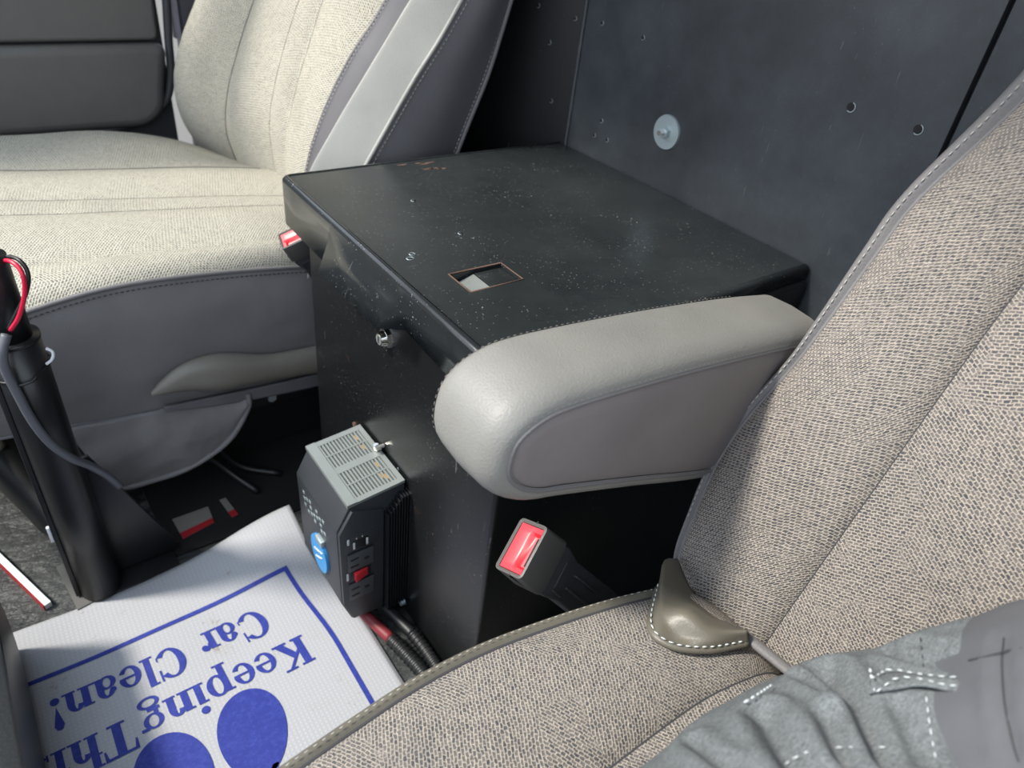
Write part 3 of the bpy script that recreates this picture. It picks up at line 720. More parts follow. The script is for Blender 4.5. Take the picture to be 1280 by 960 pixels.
# supply cables below
cb = thing('red_battery_cable', 'cable with dull red sleeve below the inverter, in a ribbed black loom', 'cable')
P0 = [(-0.052, 0.150, -0.432), (-0.045, 0.125, -0.438), (-0.036, 0.095, -0.442), (-0.018, 0.060, -0.443)]
tube('red_sleeve', P0[:3], 0.0065, 'wire_red_dull', cb, 12)
def loom(name, pts, r, parent, mat='black'):
    pl = resample(cat(pts, 10), 90); vs, fs = [], []
    tube_into(vs, fs, pl, r, 12, True, lambda t: r * (1 + 0.10 * math.sin(t * 89 * math.pi / 2 * 1.0)))
    return pyobj(name, vs, fs, mat, parent)
loom('corrugated_loom', [P0[2], (-0.031, 0.07, -0.4425), (-0.026, 0.03, -0.4425), (-0.026, -0.04, -0.4425)], 0.0078, cb)
cb2 = thing('black_battery_cable', 'black battery cable beside the red one under the inverter', 'cable')
tube('black_sleeve', [(-0.030, 0.148, -0.434), (-0.024, 0.130, -0.434), (-0.018, 0.105, -0.435), (-0.0135, 0.085, -0.437)], 0.0068, 'black', cb2, 12)
loom('corrugated_loom', [(-0.0135, 0.085, -0.437), (-0.0105, 0.06, -0.440), (-0.0098, 0.03, -0.4415), (-0.0095, -0.04, -0.4415)], 0.0072, cb2)

# ================================================================== SEAT BELT BUCKLES
def basis(o, X, Y, Z):
    return Matrix.Translation(o) @ Matrix((X, Y, Z)).transposed().to_4x4()
def buckle(name, label, top, axis, wide, sc=1.0, length=0.16):
    """top = centre of the end face, axis = pointing out of it, wide = along its long side"""
    t = thing(name, label, 'seat belt buckle', group='seat belt buckles'); Z = Vector(axis).normalized(); X = (Vector(wide) - Z * Vector(wide).dot(Z)).normalized(); Y = Z.cross(X)
    M = basis(Vector(top), X, Y, Z) @ Matrix.Scale(sc, 4)
    bm = bmesh.new(); w_, h_ = 0.0235, 0.0155
    # housing: open rim around the button
    def ring(z, w, h, r=0.004):
        P = []
        for cx, cy, a0 in ((w - r, h - r, 0), (-w + r, h - r, 90), (-w + r, -h + r, 180), (w - r, -h + r, 270)):
            for k in range(4):
                a = math.radians(a0 + 30 * k); P.append((cx + r * math.cos(a), cy + r * math.sin(a), z))
        return P
    rings = [ring(-0.006, w_ - 0.003, h_ - 0.003, 0.0015), ring(-0.0005, w_ - 0.003, h_ - 0.003, 0.0015), ring(0.0008, w_ - 0.0016, h_ - 0.0016, 0.0025), ring(0, w_, h_), ring(-0.030, w_ + 0.0015, h_ + 0.001), ring(-0.034, w_ - 0.001, h_ - 0.001), ring(-0.06, w_ - 0.004, h_ - 0.005)]
    vs = [M @ Vector(p) for r in rings for p in r]; n = 16
    fs = [(i * n + k, i * n + (k + 1) % n, (i + 1) * n + (k + 1) % n, (i + 1) * n + k) for i in range(len(rings) - 1) for k in range(n)]
    fs.append(tuple((len(rings) - 1) * n + k for k in range(n)))
    hs = pyobj('housing', vs, fs, 'buckle', t); hs.data.set_sharp_from_angle(angle=math.radians(40))
    # red button with slanted press trough
    a, b = w_ - 0.0035, h_ - 0.0035
    B = [(-a, -b + 0.002, -0.0012), (a, -b + 0.002, -0.0012), (a, b, -0.0008), (-a, b, -0.0008)]
    bt = []
    prof = [(b, -0.0008), (0.001, -0.0008), (-0.001, -0.0018), (-0.0035, -0.0042), (-0.0060, -0.0050), (-b, -0.0052)]
    inner = a - 0.0055
    vs = []; fs = []
    colx = [-a, -inner - 0.0012, -inner + 0.0012, inner - 0.0012, inner + 0.0012, a]
    for i, x in enumerate(colx):
        for (yy, zz) in prof:
            vs.append(M @ Vector((x, yy, zz if 2 <= i <= 3 else -0.0008)))
    m_ = len(prof)
    for i in range(5):
        for k in range(m_ - 1): fs.append((i * m_ + k, i * m_ + k + 1, (i + 1) * m_ + k + 1, (i + 1) * m_ + k))
    rb = pyobj('release_button', vs, fs, 'red', t); rb.data.set_sharp_from_angle(angle=math.radians(50))
    bm = bmesh.new(); add_box(bm, (-inner + 0.002, -b + 0.0002, -0.0048), (inner - 0.002, -b + 0.0042, -0.0042), 0, 2, M); bmobj('tongue_slot', bm, 'black_matte', t)
    # sleeve / stalk
    rings = []
    L = length
    for s, w, h in ((-0.032, w_ - 0.001, h_ - 0.0012), (-0.040, w_ - 0.0005, h_ - 0.001), (-0.055, w_ - 0.003, h_ - 0.003), (-0.065, w_ - 0.0045, h_ - 0.0055), (-0.09, w_ - 0.004, h_ - 0.006), (-L, w_ - 0.0035, h_ - 0.0065)):
        rings.append(ring(s, w, h, 0.003))
    vs = [M @ Vector(p) for r in rings for p in r]
    fs = [(i * n + k, i * n + (k + 1) % n, (i + 1) * n + (k + 1) % n, (i + 1) * n + k) for i in range(len(rings) - 1) for k in range(n)]
    pyobj('sleeve', vs, fs, 'sleeve', t)
    yf = -(h_ - 0.0045)
    for x0, x1, z0, z1, d in ((-0.013, 0.012, -0.0475, -0.0445, 0.0035), (0.006, 0.0085, -0.105, -0.068, 0.0028), (-0.0075, -0.005, -0.11, -0.062, 0.0028), (-0.016, -0.0135, -0.060, -0.0445, 0.0035)):
        bm = bmesh.new(); add_box(bm, (x0, yf - d, z0), (x1, yf + 0.003, z1), 0.001, 2, M); bmobj('sleeve_rib', bm, 'sleeve', t, True)
    for sg in (-1, 1):
        bm = bmesh.new(); add_box(bm, (sg * w_ - 0.0012, -0.0035, -0.030), (sg * w_ + 0.0018, -0.0022, 0.0004), 0.0004, 2, M); bmobj('housing_joint', bm, 'black_matte', t)
    return t
buckle('seat_belt_buckle', 'driver seat belt buckle with a red button, standing below the armrest', (-0.0185, -0.075, -0.126), (-0.60, 0.20, 0.75), (0.74, 0.36, 0.60), 0.94, 0.15)
buckle('seat_belt_buckle', 'passenger seat belt buckle, red button half hidden by the steel box corner', tuple(seen(368, 294, (0, 0.410, 0), (0, 1, 0))), (-0.50, -0.22, 0.80), (0.74, -0.30, 0.45), 0.80, 0.14)

# ================================================================== POLE AND CABLES
PO = thing('mounting_pole', 'black steel pole standing at the left on a plate with a triangular gusset', 'pole')
pc = (-0.29, 0.34)
tube('lower_tube', [(pc[0], pc[1], z) for z in (-0.446, -0.3, -0.2, -0.095)], 0.0215, 'tube', PO, 32, 1)
tube('upper_tube', [(pc[0] - 0.001, pc[1], z) for z in (-0.10, -0.05, -0.016)], 0.0175, 'tube', PO, 32, 1)
tube('collar', [(pc[0], pc[1], z) for z in (-0.098, -0.0945)], 0.0222, 'tube', PO, 32, 1)
prism('gusset', [(-0.272, -0.444), (-0.196, -0.444), (-0.200, -0.430), (-0.262, -0.262), (-0.272, -0.262)], 1, 0.352, 0.357, 'tube', PO, 0.0008)
box('base_plate', (-0.302, 0.322, FLOOR), (-0.205, 0.385, FLOOR + 0.006), 'tube', PO, 0.001)
box('flat_bracket', (-0.3165, 0.337, -0.446), (-0.3115, 0.343, -0.13), 'black', PO, 0.001)
disc('bracket_clip', seen(75, 660, (-0.3175, 0, 0), (1, 0, 0)) if False else Vector((-0.3165, 0.345, -0.345)), (-1, -0.2, 0), 0.003, 0.002, 'white', PO, 8)
box('clip_label', (-0.3195, 0.3385, -0.352), (-0.3165, 0.3425, -0.330), 'white', PO, 0.0006)
wt = lambda q: [tuple(seen(x, y, (0, yy, 0), (0, 1, 0))) for x, y, yy in q]
CB = thing('pole_cable', 'grey cable with red and black wire ends strapped to the black pole', 'cable')
tube('sheath', wt([(8, 418, .316), (3, 440, .312), (7, 462, .313), (22, 492, .314), (40, 525, .315), (62, 553, .317), (88, 572, .322), (112, 582, .334), (135, 595, .343), (150, 608, .349)]), 0.0042, 'grey_cable', CB, 12, 6)
tube('red_wire', wt([(13, 413, .315), (24, 395, .312), (31, 365, .310), (27, 340, .312), (14, 327, .322), (2, 327, .334), (-6, 336, .338)]), 0.0019, 'wire_red', CB, 10)
tube('black_wire', wt([(11, 411, .317), (20, 393, .315), (33, 365, .313), (35, 342, .315), (25, 326, .322), (10, 321, .334), (-4, 328, .340)]), 0.0018, 'black', CB, 10)
tube('white_wire', wt([(20, 322, .331), (8, 320, .337), (-4, 323, .342)]), 0.0012, 'white', CB, 8)
ZT = thing('zip_tie', 'black zip tie holding the grey cable to the pole', 'zip tie')
ring = [(pc[0] + 0.0232 * math.cos(a), pc[1] + 0.0232 * math.sin(a) - 0.001 - (0.006 if -1.9 < (a if a < math.pi else a - 2 * math.pi) < -1.2 else 0), -0.128 + 0.004 * math.cos(a)) for a in [k * math.pi / 12 for k in range(25)]]
tube('strap', ring, 0.0013, 'black', ZT, 8, 2)
tube('bright_tail', [(-0.2715, 0.323, -0.121), (-0.266, 0.3215, -0.116), (-0.264, 0.323, -0.110), (-0.268, 0.3255, -0.106)], 0.0014, 'white', ZT, 8)
# floor items at the left
box_tilt = Matrix.Translation((-0.366, 0.392, FLOOR + 0.012)) @ Matrix.Rotation(math.radians(-72.5), 4, 'Z')
ST = thing('plastic_strip', 'white plastic strip with a red edge lying on the rubber floor at the left', 'strip')
a_, b_ = Vector((-0.392, 0.475, FLOOR + 0.008)), Vector((-0.345, 0.342, FLOOR + 0.008)); dd = (b_ - a_).normalized(); nn_ = Vector((-dd.y, dd.x, 0))
def bar(name, a, b, w0, w1, h, mat, parent):
    bm = bmesh.new(); d = (b - a).normalized(); q = Vector((-d.y, d.x, 0)); P = [a + q * w0, a + q * w1, b + q * w1, b + q * w0]
    lo = [bm.verts.new(p - Vector((0, 0, h))) for p in P]; hi = [bm.verts.new(p) for p in P]
    bm.faces.new(lo); bm.faces.new(hi)
    for i in range(4): bm.faces.new((lo[i], lo[(i + 1) % 4], hi[(i + 1) % 4], hi[i]))
    return bmobj(name, bm, mat, parent)
bar('white_strip', a_, b_, -0.0032, 0.0040, 0.007, 'white', ST); bar('red_edge', a_, b_, -0.0048, -0.0032, 0.008, 'red_dark', ST)
fp = [Vector(seen(x, y, (0, 0, FLOOR + 0.004), (0, 0, 1))) for x, y in ((70, 708), (88, 700), (116, 752), (97, 762))]
bm = bmesh.new(); lo = [bm.verts.new(p - Vector((0, 0, 0.004))) for p in fp]; hi = [bm.verts.new(p) for p in fp]; bm.faces.new(lo); bm.faces.new(hi)
for i in range(4): bm.faces.new((lo[i], lo[(i + 1) % 4], hi[(i + 1) % 4], hi[i]))
tag(bmobj('floor_plate', bm, 'door', None), 'flat grey metal plate on the floor at the foot of the pole', 'plate')
TC = thing('seat_track_cover', 'rounded black plastic cover on the floor behind the pole', 'cover')
tube('cover_shell', [(-0.372, 0.640, FLOOR + 0.045), (-0.352, 0.590, FLOOR + 0.048), (-0.328, 0.520, FLOOR + 0.042), (-0.305, 0.45, FLOOR + 0.034), (-0.292, 0.405, FLOOR + 0.024)], 0.03, 'black', TC, 20, 8, lambda t: 0.030 * min(1, (0.15 + t) * 4, (1.1 - t) * 3))
tube('cover_insert', [(-0.372, 0.615, FLOOR + 0.074), (-0.360, 0.585, FLOOR + 0.079), (-0.345, 0.560, FLOOR + 0.078)], 0.007, 'grey_plastic', TC, 10)
RB = thing('door_sill_plate', 'ribbed grey sill plate at the far left edge of the floor', 'sill')
for k in range(7): box('rib', (-0.9, 0.74 + k * 0.016, FLOOR), (-0.22, 0.749 + k * 0.016, FLOOR + 0.007), 'door', RB, 0.002)

# ================================================================== PAPER MAT
MT = thing('paper_floor_mat', 'white woven paper floor mat printed in blue, upside down on the cab floor', 'floor mat')
sm = lambda t: (lambda u: u * u * (3 - 2 * u))(max(0, min(1, t)))
def matz(x, y): return FLOOR + 0.0035 + 0.040 * sm((x + 0.26) / 0.22) * sm((y - 0.19) / 0.14) + 0.0012 * sm((y - 0.1) / 0.2) * math.sin(x * 45)
def xmax(y): return -0.048 - 0.016 * sm((y - 0.12) / 0.16)
def mp(x, y, h=0.0): # sheet coordinates to the curled sheet
    f = (x + 0.50) / 0.45; X = -0.50 + (xmax(y) + 0.50) * f if x > -0.30 else x
    t = sm((x + 0.30) / 0.1); X = x + (X - x) * t
    return Vector((X, y, matz(X, y) + h))
nx, ny = 70, 80; vs = []; fs = []
for i in range(nx + 1):
    for j in range(ny + 1):
        vs.append(mp(-0.50 + 0.45 * i / nx, -0.24 + 0.563 * j / ny))
fs = [(i * (ny + 1) + j, (i + 1) * (ny + 1) + j, (i + 1) * (ny + 1) + j + 1, i * (ny + 1) + j + 1) for i in range(nx) for j in range(ny)]
sh = pyobj('sheet', vs, fs, 'paper', MT); md = sh.modifiers.new('s', 'SOLIDIFY'); md.thickness = 0.0008; md.offset = -1
H = 0.0007
def printed(name, polys, parent=MT):
    vs, fs = [], []
    for P in polys:
        if len(P) < 3: continue
        b = len(vs); vs += [mp(x, y, H) for x, y in P]; fs.append(tuple(range(b, b + len(P))))
    return pyobj(name, vs, fs, 'ink', parent, False)
def band(p, q, w, n=40):
    out = []; d = Vector((q[0] - p[0], q[1] - p[1])).normalized(); nx_, ny_ = -d.y * w / 2, d.x * w / 2
    for i in range(n):
        t0, t1 = i / n, (i + 1) / n; A = (p[0] + (q[0] - p[0]) * t0, p[1] + (q[1] - p[1]) * t0); B = (p[0] + (q[0] - p[0]) * t1, p[1] + (q[1] - p[1]) * t1)
        out.append([(A[0] + nx_, A[1] + ny_), (A[0] - nx_, A[1] - ny_), (B[0] - nx_, B[1] - ny_), (B[0] + nx_, B[1] + ny_)])
    return out
printed('border_line', band((-0.49, 0.247), (-0.0875, 0.247), 0.0055) + band((-0.090, 0.2497), (-0.090, -0.2), 0.0055, 60))
# bold serif letters, cap height 1
def rc_(x0, y0, x1, y1): return [(x0, y0), (x1, y0), (x1, y1), (x0, y1)]
def rg(cx, cy, rx, ry, tx, ty, a0=0, a1=360, n=28):
    out = []
    for i in range(n):
        A = []
        for a in (a0 + (a1 - a0) * i / n, a0 + (a1 - a0) * (i + 1) / n):
            r = math.radians(a); A.append(((cx + rx * math.cos(r), cy + ry * math.sin(r)), (cx + (rx - tx) * math.cos(r), cy + (ry - ty) * math.sin(r))))
        out.append([A[0][0], A[1][0], A[1][1], A[0][1]])
    return out
def cir(cx, cy, r, n=20): return [(cx + r * math.cos(2 * math.pi * k / n), cy + r * math.sin(2 * math.pi * k / n)) for k in range(n)]
arch = [rc_(.08, 0, .28, .66), rc_(0, 0, .36, .06), rc_(0, .60, .2, .66), rc_(.48, 0, .68, .42), rc_(.42, 0, .77, .06)] + rg(.45, .42, .23, .26, .19, .08, 0, 165, 14)
G = {
 'K': (1.02, [rc_(.09, 0, .32, 1), rc_(0, 0, .41, .07), rc_(0, .93, .41, 1), [(.31, .36), (.80, .95), (.68, .95), (.31, .50)], rc_(.56, .93, .94, 1), [(.40, .50), (.54, .66), (.93, .05), (.66, .05)], rc_(.55, 0, 1.0, .07)]),
 'e': (.68, rg(.33, .34, .31, .36, .17, .07, 8, 330) + [rc_(.12, .32, .62, .39)]),
 'p': (.78, [rc_(.09, -.32, .28, .66), rc_(0, .60, .2, .66), rc_(0, -.32, .38, -.26)] + rg(.42, .34, .31, .36, .18, .07)),
 'i': (.38, [rc_(.09, 0, .28, .66), rc_(0, 0, .37, .06), rc_(0, .60, .2, .66), cir(.18, .88, .12)]),
 'n': (.80, arch),
 'g': (.68, rg(.30, .45, .27, .24, .14, .06) + rg(.31, -.14, .30, .19, .12, .07) + [rc_(.06, .04, .40, .14), rc_(.12, .10, .24, .26), rc_(.46, .58, .66, .68)]),
 'T': (.88, [rc_(.31, 0, .55, 1), rc_(0, .92, .86, 1), [(0, .68), (.05, .68), (.10, .93), (0, .93)], [(.86, .68), (.81, .68), (.76, .93), (.86, .93)], rc_(.2, 0, .66, .07)]),
 'h': (.80, arch + [rc_(.08, .5, .28, 1), rc_(0, .94, .2, 1)]),
 's': (.54, rg(.25, .50, .20, .19, .10, .09, 30, 265, 16) + rg(.27, .19, .22, .20, .11, .09, -150, 85, 16) + [[(.14, .45), (.30, .27), (.42, .24), (.20, .50)], rc_(.38, .50, .43, .69), rc_(.04, 0, .09, .19)]),
 'C': (.92, rg(.46, .5, .45, .52, .23, .07, 38, 322) + [rc_(.79, .62, .85, 1.0), rc_(.79, .16, .83, .30)]),
 'a': (.66, rg(.27, .20, .25, .22, .15, .06) + [rc_(.37, 0, .56, .46), rc_(.5, 0, .66, .06)] + rg(.32, .45, .24, .24, .18, .07, 0, 160, 14) + [cir(.15, .50, .09)]),
 'r': (.56, [rc_(.09, 0, .28, .66), rc_(0, 0, .38, .06), rc_(0, .60, .2, .66), cir(.44, .56, .11)] + rg(.42, .40, .2, .28, .1, .08, 80, 175, 8)),
 'l': (.38, [rc_(.09, 0, .28, 1), rc_(0, 0, .37, .06), rc_(0, .94, .2, 1)]),
 '!': (.30, [cir(.15, .11, .12), [(.15, .28), (.22, .60), (.28, .88), (.22, 1.0), (.15, 1.03), (.08, 1.0), (.02, .88), (.08, .60)]]),
}
def word(txt, x, y, sx_, sy_, slope=0.0):
    for ch in txt:
        adv, P = G[ch]; 
        printed('printed_letter', [[(x - u * sx_, y - v * sy_ + slope * u * sx_) for u, v in q] for q in P])
        x -= adv * sx_; y += slope * adv * sx_
    return x
word('Keeping', -0.119, 0.158, 0.0352, 0.038)
word('This', -0.300, 0.158, 0.0352, 0.038)
word('Car', -0.140, 0.217, 0.0352, 0.038)
word('Clean!', -0.233, 0.217, 0.0352, 0.038)
def sole(cx, cy, rot, flip):
    P = []
    for k in range(40):
        a = 2 * math.pi * k / 40; r = 1 - 0.10 * math.sin(a) ; u = 0.033 * math.cos(a) * (1.0 + 0.10 * math.sin(a)); v = 0.050 * math.sin(a)
        P.append((u, v))
    Q = [(0.025 * math.cos(a), -0.098 + 0.030 * math.sin(a)) for a in [2 * math.pi * k / 30 for k in range(30)]]
    N_ = [(-0.012, -0.04), (0.016, -0.04), (0.012, -0.056), (-0.008, -0.056)]
    c, s_ = math.cos(rot), math.sin(rot)
    printed('footprint', [[(cx + flip * (c * u - s_ * v), cy + s_ * u + c * v) for u, v in R_] for R_ in (P, Q, N_)])
sole(-0.205, 0.076, math.radians(-8), 1); sole(-0.280, 0.072, math.radians(-8), -1)

# ================================================================== DRIVER SEAT
DS = thing('driver_seat', 'driver seat in beige flecked cloth with a grey padded armrest', 'car seat')
E = [(.095, -.222, -.156), (.090, -.176, -.163), (.092, -.148, -.156), (.097, -.134, -.143), (.111, -.125, -.11), (.128, -.118, -.063), (.144, -.121, -.019), (.161, -.130, .026), (.172, -.133, .058), (.191, -.136, .111), (.205, -.140, .150), (.232, -.162, .224), (.256, -.185, .33), (.275, -.205, .50)]
Sx = [(.097, -.227, -.150), (.114, -.227, -.101), (.148, -.227, -.007), (.178, -.227, .074), (.197, -.228, .126), (.232, -.236, .224), (.256, -.245, .33), (.275, -.25, .50)]
zs = [-.152, -.151, -.149, -.143, -.118, -.07, -.02, .03, .06, .11, .15, .22, .33, .5]
S1 = along([Vector(p) for p in Sx], zs)
E = [Vector(p) for p in E]
bw_ = [0.001, .003, .004, .005, .006, .007, .007, .007, .008, .010, .011, .013, .013, .013]
EF = [p + Vector((0, -b, 0)) for p, b in zip(E, bw_)]
EB = [p + Vector((0.012, 0.001, 0)) for p in E]
E2 = [p + Vector((0.085, 0.004, 0)) for p in E]
def mirror(L, yc=-0.40): return [Vector((p.x, 2 * yc - p.y, p.z)) for p in L]
Cn = [p + Vector((0.006, -0.17, 0)) for p in S1]
def cushy(name, lines, bulge, bdir, mat='fabric', nu=10): return loft(name, lines, mat, DS, nv=8, nu=nu, bulge=bulge, bdir=bdir, power=0.6)
ND = Vector((-0.94, 0, 0.34))
cushy('back_bolster', [EF, S1], [0.012], ND, nu=24)
cushy('back_panel', [S1, Cn, mirror(S1)], [0.004, 0.004], ND)
cushy('back_bolster', [mirror(S1), mirror(EF)], [0.012], ND)
loft('leather_edge', [EF, [a.lerp(b, 0.5) + Vector((-0.003, 0.001, 0.001)) for a, b in zip(EF, E)], E, EB, E2], 'leather_side', DS, nv=8, nu=5)
loft('leather_edge', [mirror(EF), mirror(E), mirror(EB), mirror(E2)], 'leather_side', DS, nv=8, nu=5)
loft('back_shell', [E2, [p + Vector((0.012, -0.1, 0)) for p in E2], [p + Vector((0.012, 0.1, 0)) for p in mirror(E2)], mirror(E2)], 'leather_side', DS, nv=6)
tube('seam', [p + Vector((0.001, 0, 0)) for p in S1], 0.0013, 'thread_dark', DS, 6)
tube('seam', mirror(S1), 0.0013, 'thread_dark', DS, 6)
tube('welt', EF[2:], 0.0016, 'leather_side', DS, 8)
stitches('stitching', cat([a.lerp(b, 0.55) + Vector((-0.0036, 0, 0.001)) for a, b in zip(EF, E)][4:], 6), 0.0050, 0.0033, 0.0005, 'thread', DS)
# cushion
ex = [(-.46, -.160, -.20), (-.40, -.148, -.155), (-.31, -.138, -.135), (-.225, -.132, -.13), (-.184, -.128, -.13), (-.139, -.125, -.13), (-.091, -.127, -.13), (-.036, -.136, -.13), (.009, -.146, -.130), (.044, -.155, -.132), (.070, -.160, -.137), (.094, -.165, -.158)]
ex = [Vector(p) for p in ex]; cu = [p + Vector((0, -.007, 0.001)) for p in ex]
sxs = [Vector((p.x, -.235 - max(0, p.x) * 0.16, p.z if p.x < -.3 or p.x > .05 else -.129)) for p in ex]
cc = [Vector((p.x, -.40, p.z - (0.0 if p.x > -.3 else 0))) for p in sxs]
UP = Vector((0, 0, 1))
cushy('cushion_bolster', [cu, sxs], [0.009], UP, nu=20)
cushy('cushion_panel', [sxs, cc, mirror(sxs)], [0.008, 0.008], UP)
cushy('cushion_bolster', [mirror(sxs), mirror(cu)], [0.009], UP)
side = lambda L: [p + Vector((0, 0.004, -0.02)) for p in L]
bot = lambda L: [Vector((p.x, p.y + 0.0, -0.30)) for p in L]
cw = [(a + b) / 2 + Vector((0, 0.001, 0.003)) for a, b in zip(cu, ex)]
loft('cushion_side', [cu, cw, ex, side(ex), bot(ex)], 'vinyl', DS, nv=6, nu=5)
loft('cushion_side', [mirror(cu), mirror(ex), mirror(side(ex)), mirror(bot(ex))], 'leather_side', DS, nv=6, nu=4)
loft('cushion_front', [[L[0] for L in (ex, cu, sxs, cc, mirror(sxs), mirror(cu), mirror(ex))], [Vector((-.45, L[0].y, -0.30)) for L in (ex, cu, sxs, cc, mirror(sxs), mirror(cu), mirror(ex))]], 'leather_side', DS, nv=4, nu=4)
tube('seam', [p + Vector((0, 0, -0.001)) for p in sxs], 0.0016, 'thread_dark', DS, 6)
tube('welt', cu, 0.0012, 'thread_dark', DS, 6)
stitches('stitching', cat([p + Vector((0, 0, 0.0022)) for p in cw][2:], 8), 0.0055, 0.0030, 0.00035, 'thread', DS)
box('seat_pedestal', (-0.25, -0.62, FLOOR), (0.20, -0.19, -0.17), 'black_matte', DS, 0.01)
# vinyl corner flap
T_ = [(.100, -.124, -.118), (.078, -.142, -.128), (.072, -.172, -.128), (.074, -.200, -.126), (.078, -.226, -.120)]
B_ = [(.066, -.145, -.122), (.030, -.160, -.1125), (.010, -.182, -.1110), (.022, -.205, -.1105), (.066, -.228, -.1125)]
T_ = [seen(x, y, (q, 0, -.15), (.94, 0, -.342)) for x, y, q in ((846, 698, .088), (864, 738, .068), (888, 764, .062), (914, 781, .062), (940, 799, .066))]
B_ = [seen(x, y, (0, 0, z), (0, 0, 1)) for x, y, z in ((822, 736, -.126), (813, 784, -.1185), (838, 807, -.1165), (884, 813, -.1165), (934, 804, -.119))]
wr = [0.004, -0.003, 0.010, -0.002, 0.003]
Ms = [a.lerp(b, 0.45) + Vector((-0.008, 0.002, 0.014 + w * .5)) for a, b, w in zip(T_, B_, wr)]
Ms2 = [a.lerp(b, 0.80) + Vector((-0.003, 0, 0.0075 - w * .4)) for a, b, w in zip(T_, B_, wr)]
loft('corner_flap', [T_, Ms, Ms2, B_], 'vinyl', DS, nv=14, nu=10, thick=0.0015, jitter=0.0035, bdir=Vector((-0.5, 0, 0.85)))
tube('flap_hem', B_, 0.0026, 'vinyl', DS, 10, 10)
stitches('stitching', cat([b.lerp(m, 0.14) + Vector((-0.0015, 0, 0.0036)) for b, m in zip(B_, Ms2)], 12), 0.0052, 0.0034, 0.0006, 'thread_white', DS)
tube('crease_strip', [seen(x, y, (0, 0, -.121), (0, 0, 1)) for x, y in ((932, 795), (948, 808), (968, 824), (990, 842))], 0.0042, 'leather_side', DS, 12, 6, None, 0.7)
# armrest: rounded wedge with a sewn inset panel
ap = [(.215, .036), (.165, .045), (.10, .054), (.03, .062), (-.045, .068), (-.074, .064), (-.092, .052), (-.0985, .035), (-.098, .016), (-.086, -.003), (-.066, -.017), (-.040, -.026), (.03, -.052), (.12, -.086), (.215, -.110)]
prof = resample(cat([(x, 0, z) for x, z in ap], 8), 90)
cx_, cz_ = 0.06, 0.0
def inset(P, d):
    out = []
    for i, p in enumerate(P):
        t = (P[min(i + 1, len(P) - 1)] - P[max(i - 1, 0)]).normalized(); n_ = Vector((-t.z, 0, t.x)); 
        if n_.dot(Vector((cx_, 0, cz_)) - p) < 0: n_ = -n_
        out.append(p + n_ * d)
    return out
lay = []
yl, yr, R_ = -0.1235, -0.0575, 0.013
for k in range(9):
    a = math.pi / 2 * k / 8; lay.append((yl + R_ * (1 - math.sin(a)), R_ * (1 - math.cos(a)), k))
lay = [(yl + 0.0005 + 0.016 * (1 - math.sin(math.pi / 2 * k / 8)), 0.015 * (1 - math.cos(math.pi / 2 * k / 8))) for k in range(9)][::-1]
lay = [(y, d) for y, d in lay]
# y goes from the driver-side face (inset full) round to the top and on to the far side
L2 = [(yl, 0.0165), (yl, 0.013)]
for k in range(1, 9):
    a = math.pi / 2 * k / 8; L2.append((yl + 0.018 * (1 - math.cos(a)), 0.013 * (1 - math.sin(a))))
L2.append((-0.09, -0.001))
for k in range(0, 9):
    a = math.pi / 2 * k / 8; L2.append((yr - 0.016 * (1 - math.sin(a)), 0.013 * (1 - math.cos(a))))
L2.append((yr, 0.03))
vs = []; uv = []
for y, d in L2:
    for j, p in enumerate(inset(prof, d)): vs.append((p.x, y, p.z)); uv.append((j * .01, y))
n = len(prof); fs = [(i * n + k, i * n + k + 1, (i + 1) * n + k + 1, (i + 1) * n + k) for i in range(len(L2) - 1) for k in range(n - 1)]
fs.append(tuple((len(L2) - 1) * n + k for k in range(n)))
pyobj('armrest', vs, fs, 'leather', DS, True, uv)
ARM = bpy.data.objects['armrest']
ip = inset(prof, 0.0165); cen = Vector((0.05, 0, 0.005)); vs = []; m_ = 7
for k in range(m_):
    t = k / (m_ - 1); h = 0.0022 * math.sin(math.pi / 2 * min(1, t * 3.5))
    for p in ip: q = p.lerp(Vector((max(-.05, p.x), 0, 0.022 - max(0, p.x + .05) * 0.20)), t ** 1.2); vs.append((q.x, yl + 0.0008 - h, q.z))
fs = [(i * n + k, i * n + k + 1, (i + 1) * n + k + 1, (i + 1) * n + k) for i in range(m_ - 1) for k in range(n - 1)]
pyobj('inset_panel', vs, fs, 'leather_inset', ARM)
tube('inset_piping', [Vector((p.x, yl + 0.0004, p.z)) for p in inset(prof, 0.0145)], 0.0017, 'leather_side', ARM, 8, 0)
stitches('stitching', [Vector((p.x, yl + 0.0004, p.z)) for p in inset(prof, 0.0115)][:40], 0.0046, 0.0024, 0.00035, 'thread', ARM)
stitches('stitching', [Vector((p.x, yr - 0.006, p.z)) for p in inset(prof, 0.0018)][6:56], 0.0046, 0.0026, 0.0003, 'leather_inset', ARM)

# ================================================================== THE DRIVER
PE = thing('person', 'seated person in grey trousers and a dark grey shirt, at the lower right', 'person')
def blob(bm, pts):
    """tapering elliptical limb: pts = (x, y, z, half width, half depth)"""
    vs, fs = [], []; C_ = cat([p[:3] for p in pts], 6); W_ = cat([(p[3], p[4], 0) for p in pts], 6); n = 28; up = None
    for i, (c, w2) in enumerate(zip(C_, W_)):
        t = (C_[min(i + 1, len(C_) - 1)] - C_[max(i - 1, 0)]).normalized(); s_ = Vector((0, 1, 0)); s_ = (s_ - t * s_.dot(t)).normalized(); u = t.cross(s_)
        for k in range(n): a = 2 * math.pi * k / n; vs.append(bm.verts.new(c + s_ * math.cos(a) * w2.x + u * math.sin(a) * w2.y))
    for i in range(len(C_) - 1):
        for k in range(n): bm.faces.new((vs[i * n + k], vs[i * n + (k + 1) % n], vs[(i + 1) * n + (k + 1) % n], vs[(i + 1) * n + k]))
    bm.faces.new(vs[:n]); bm.faces.new(vs[-n:])
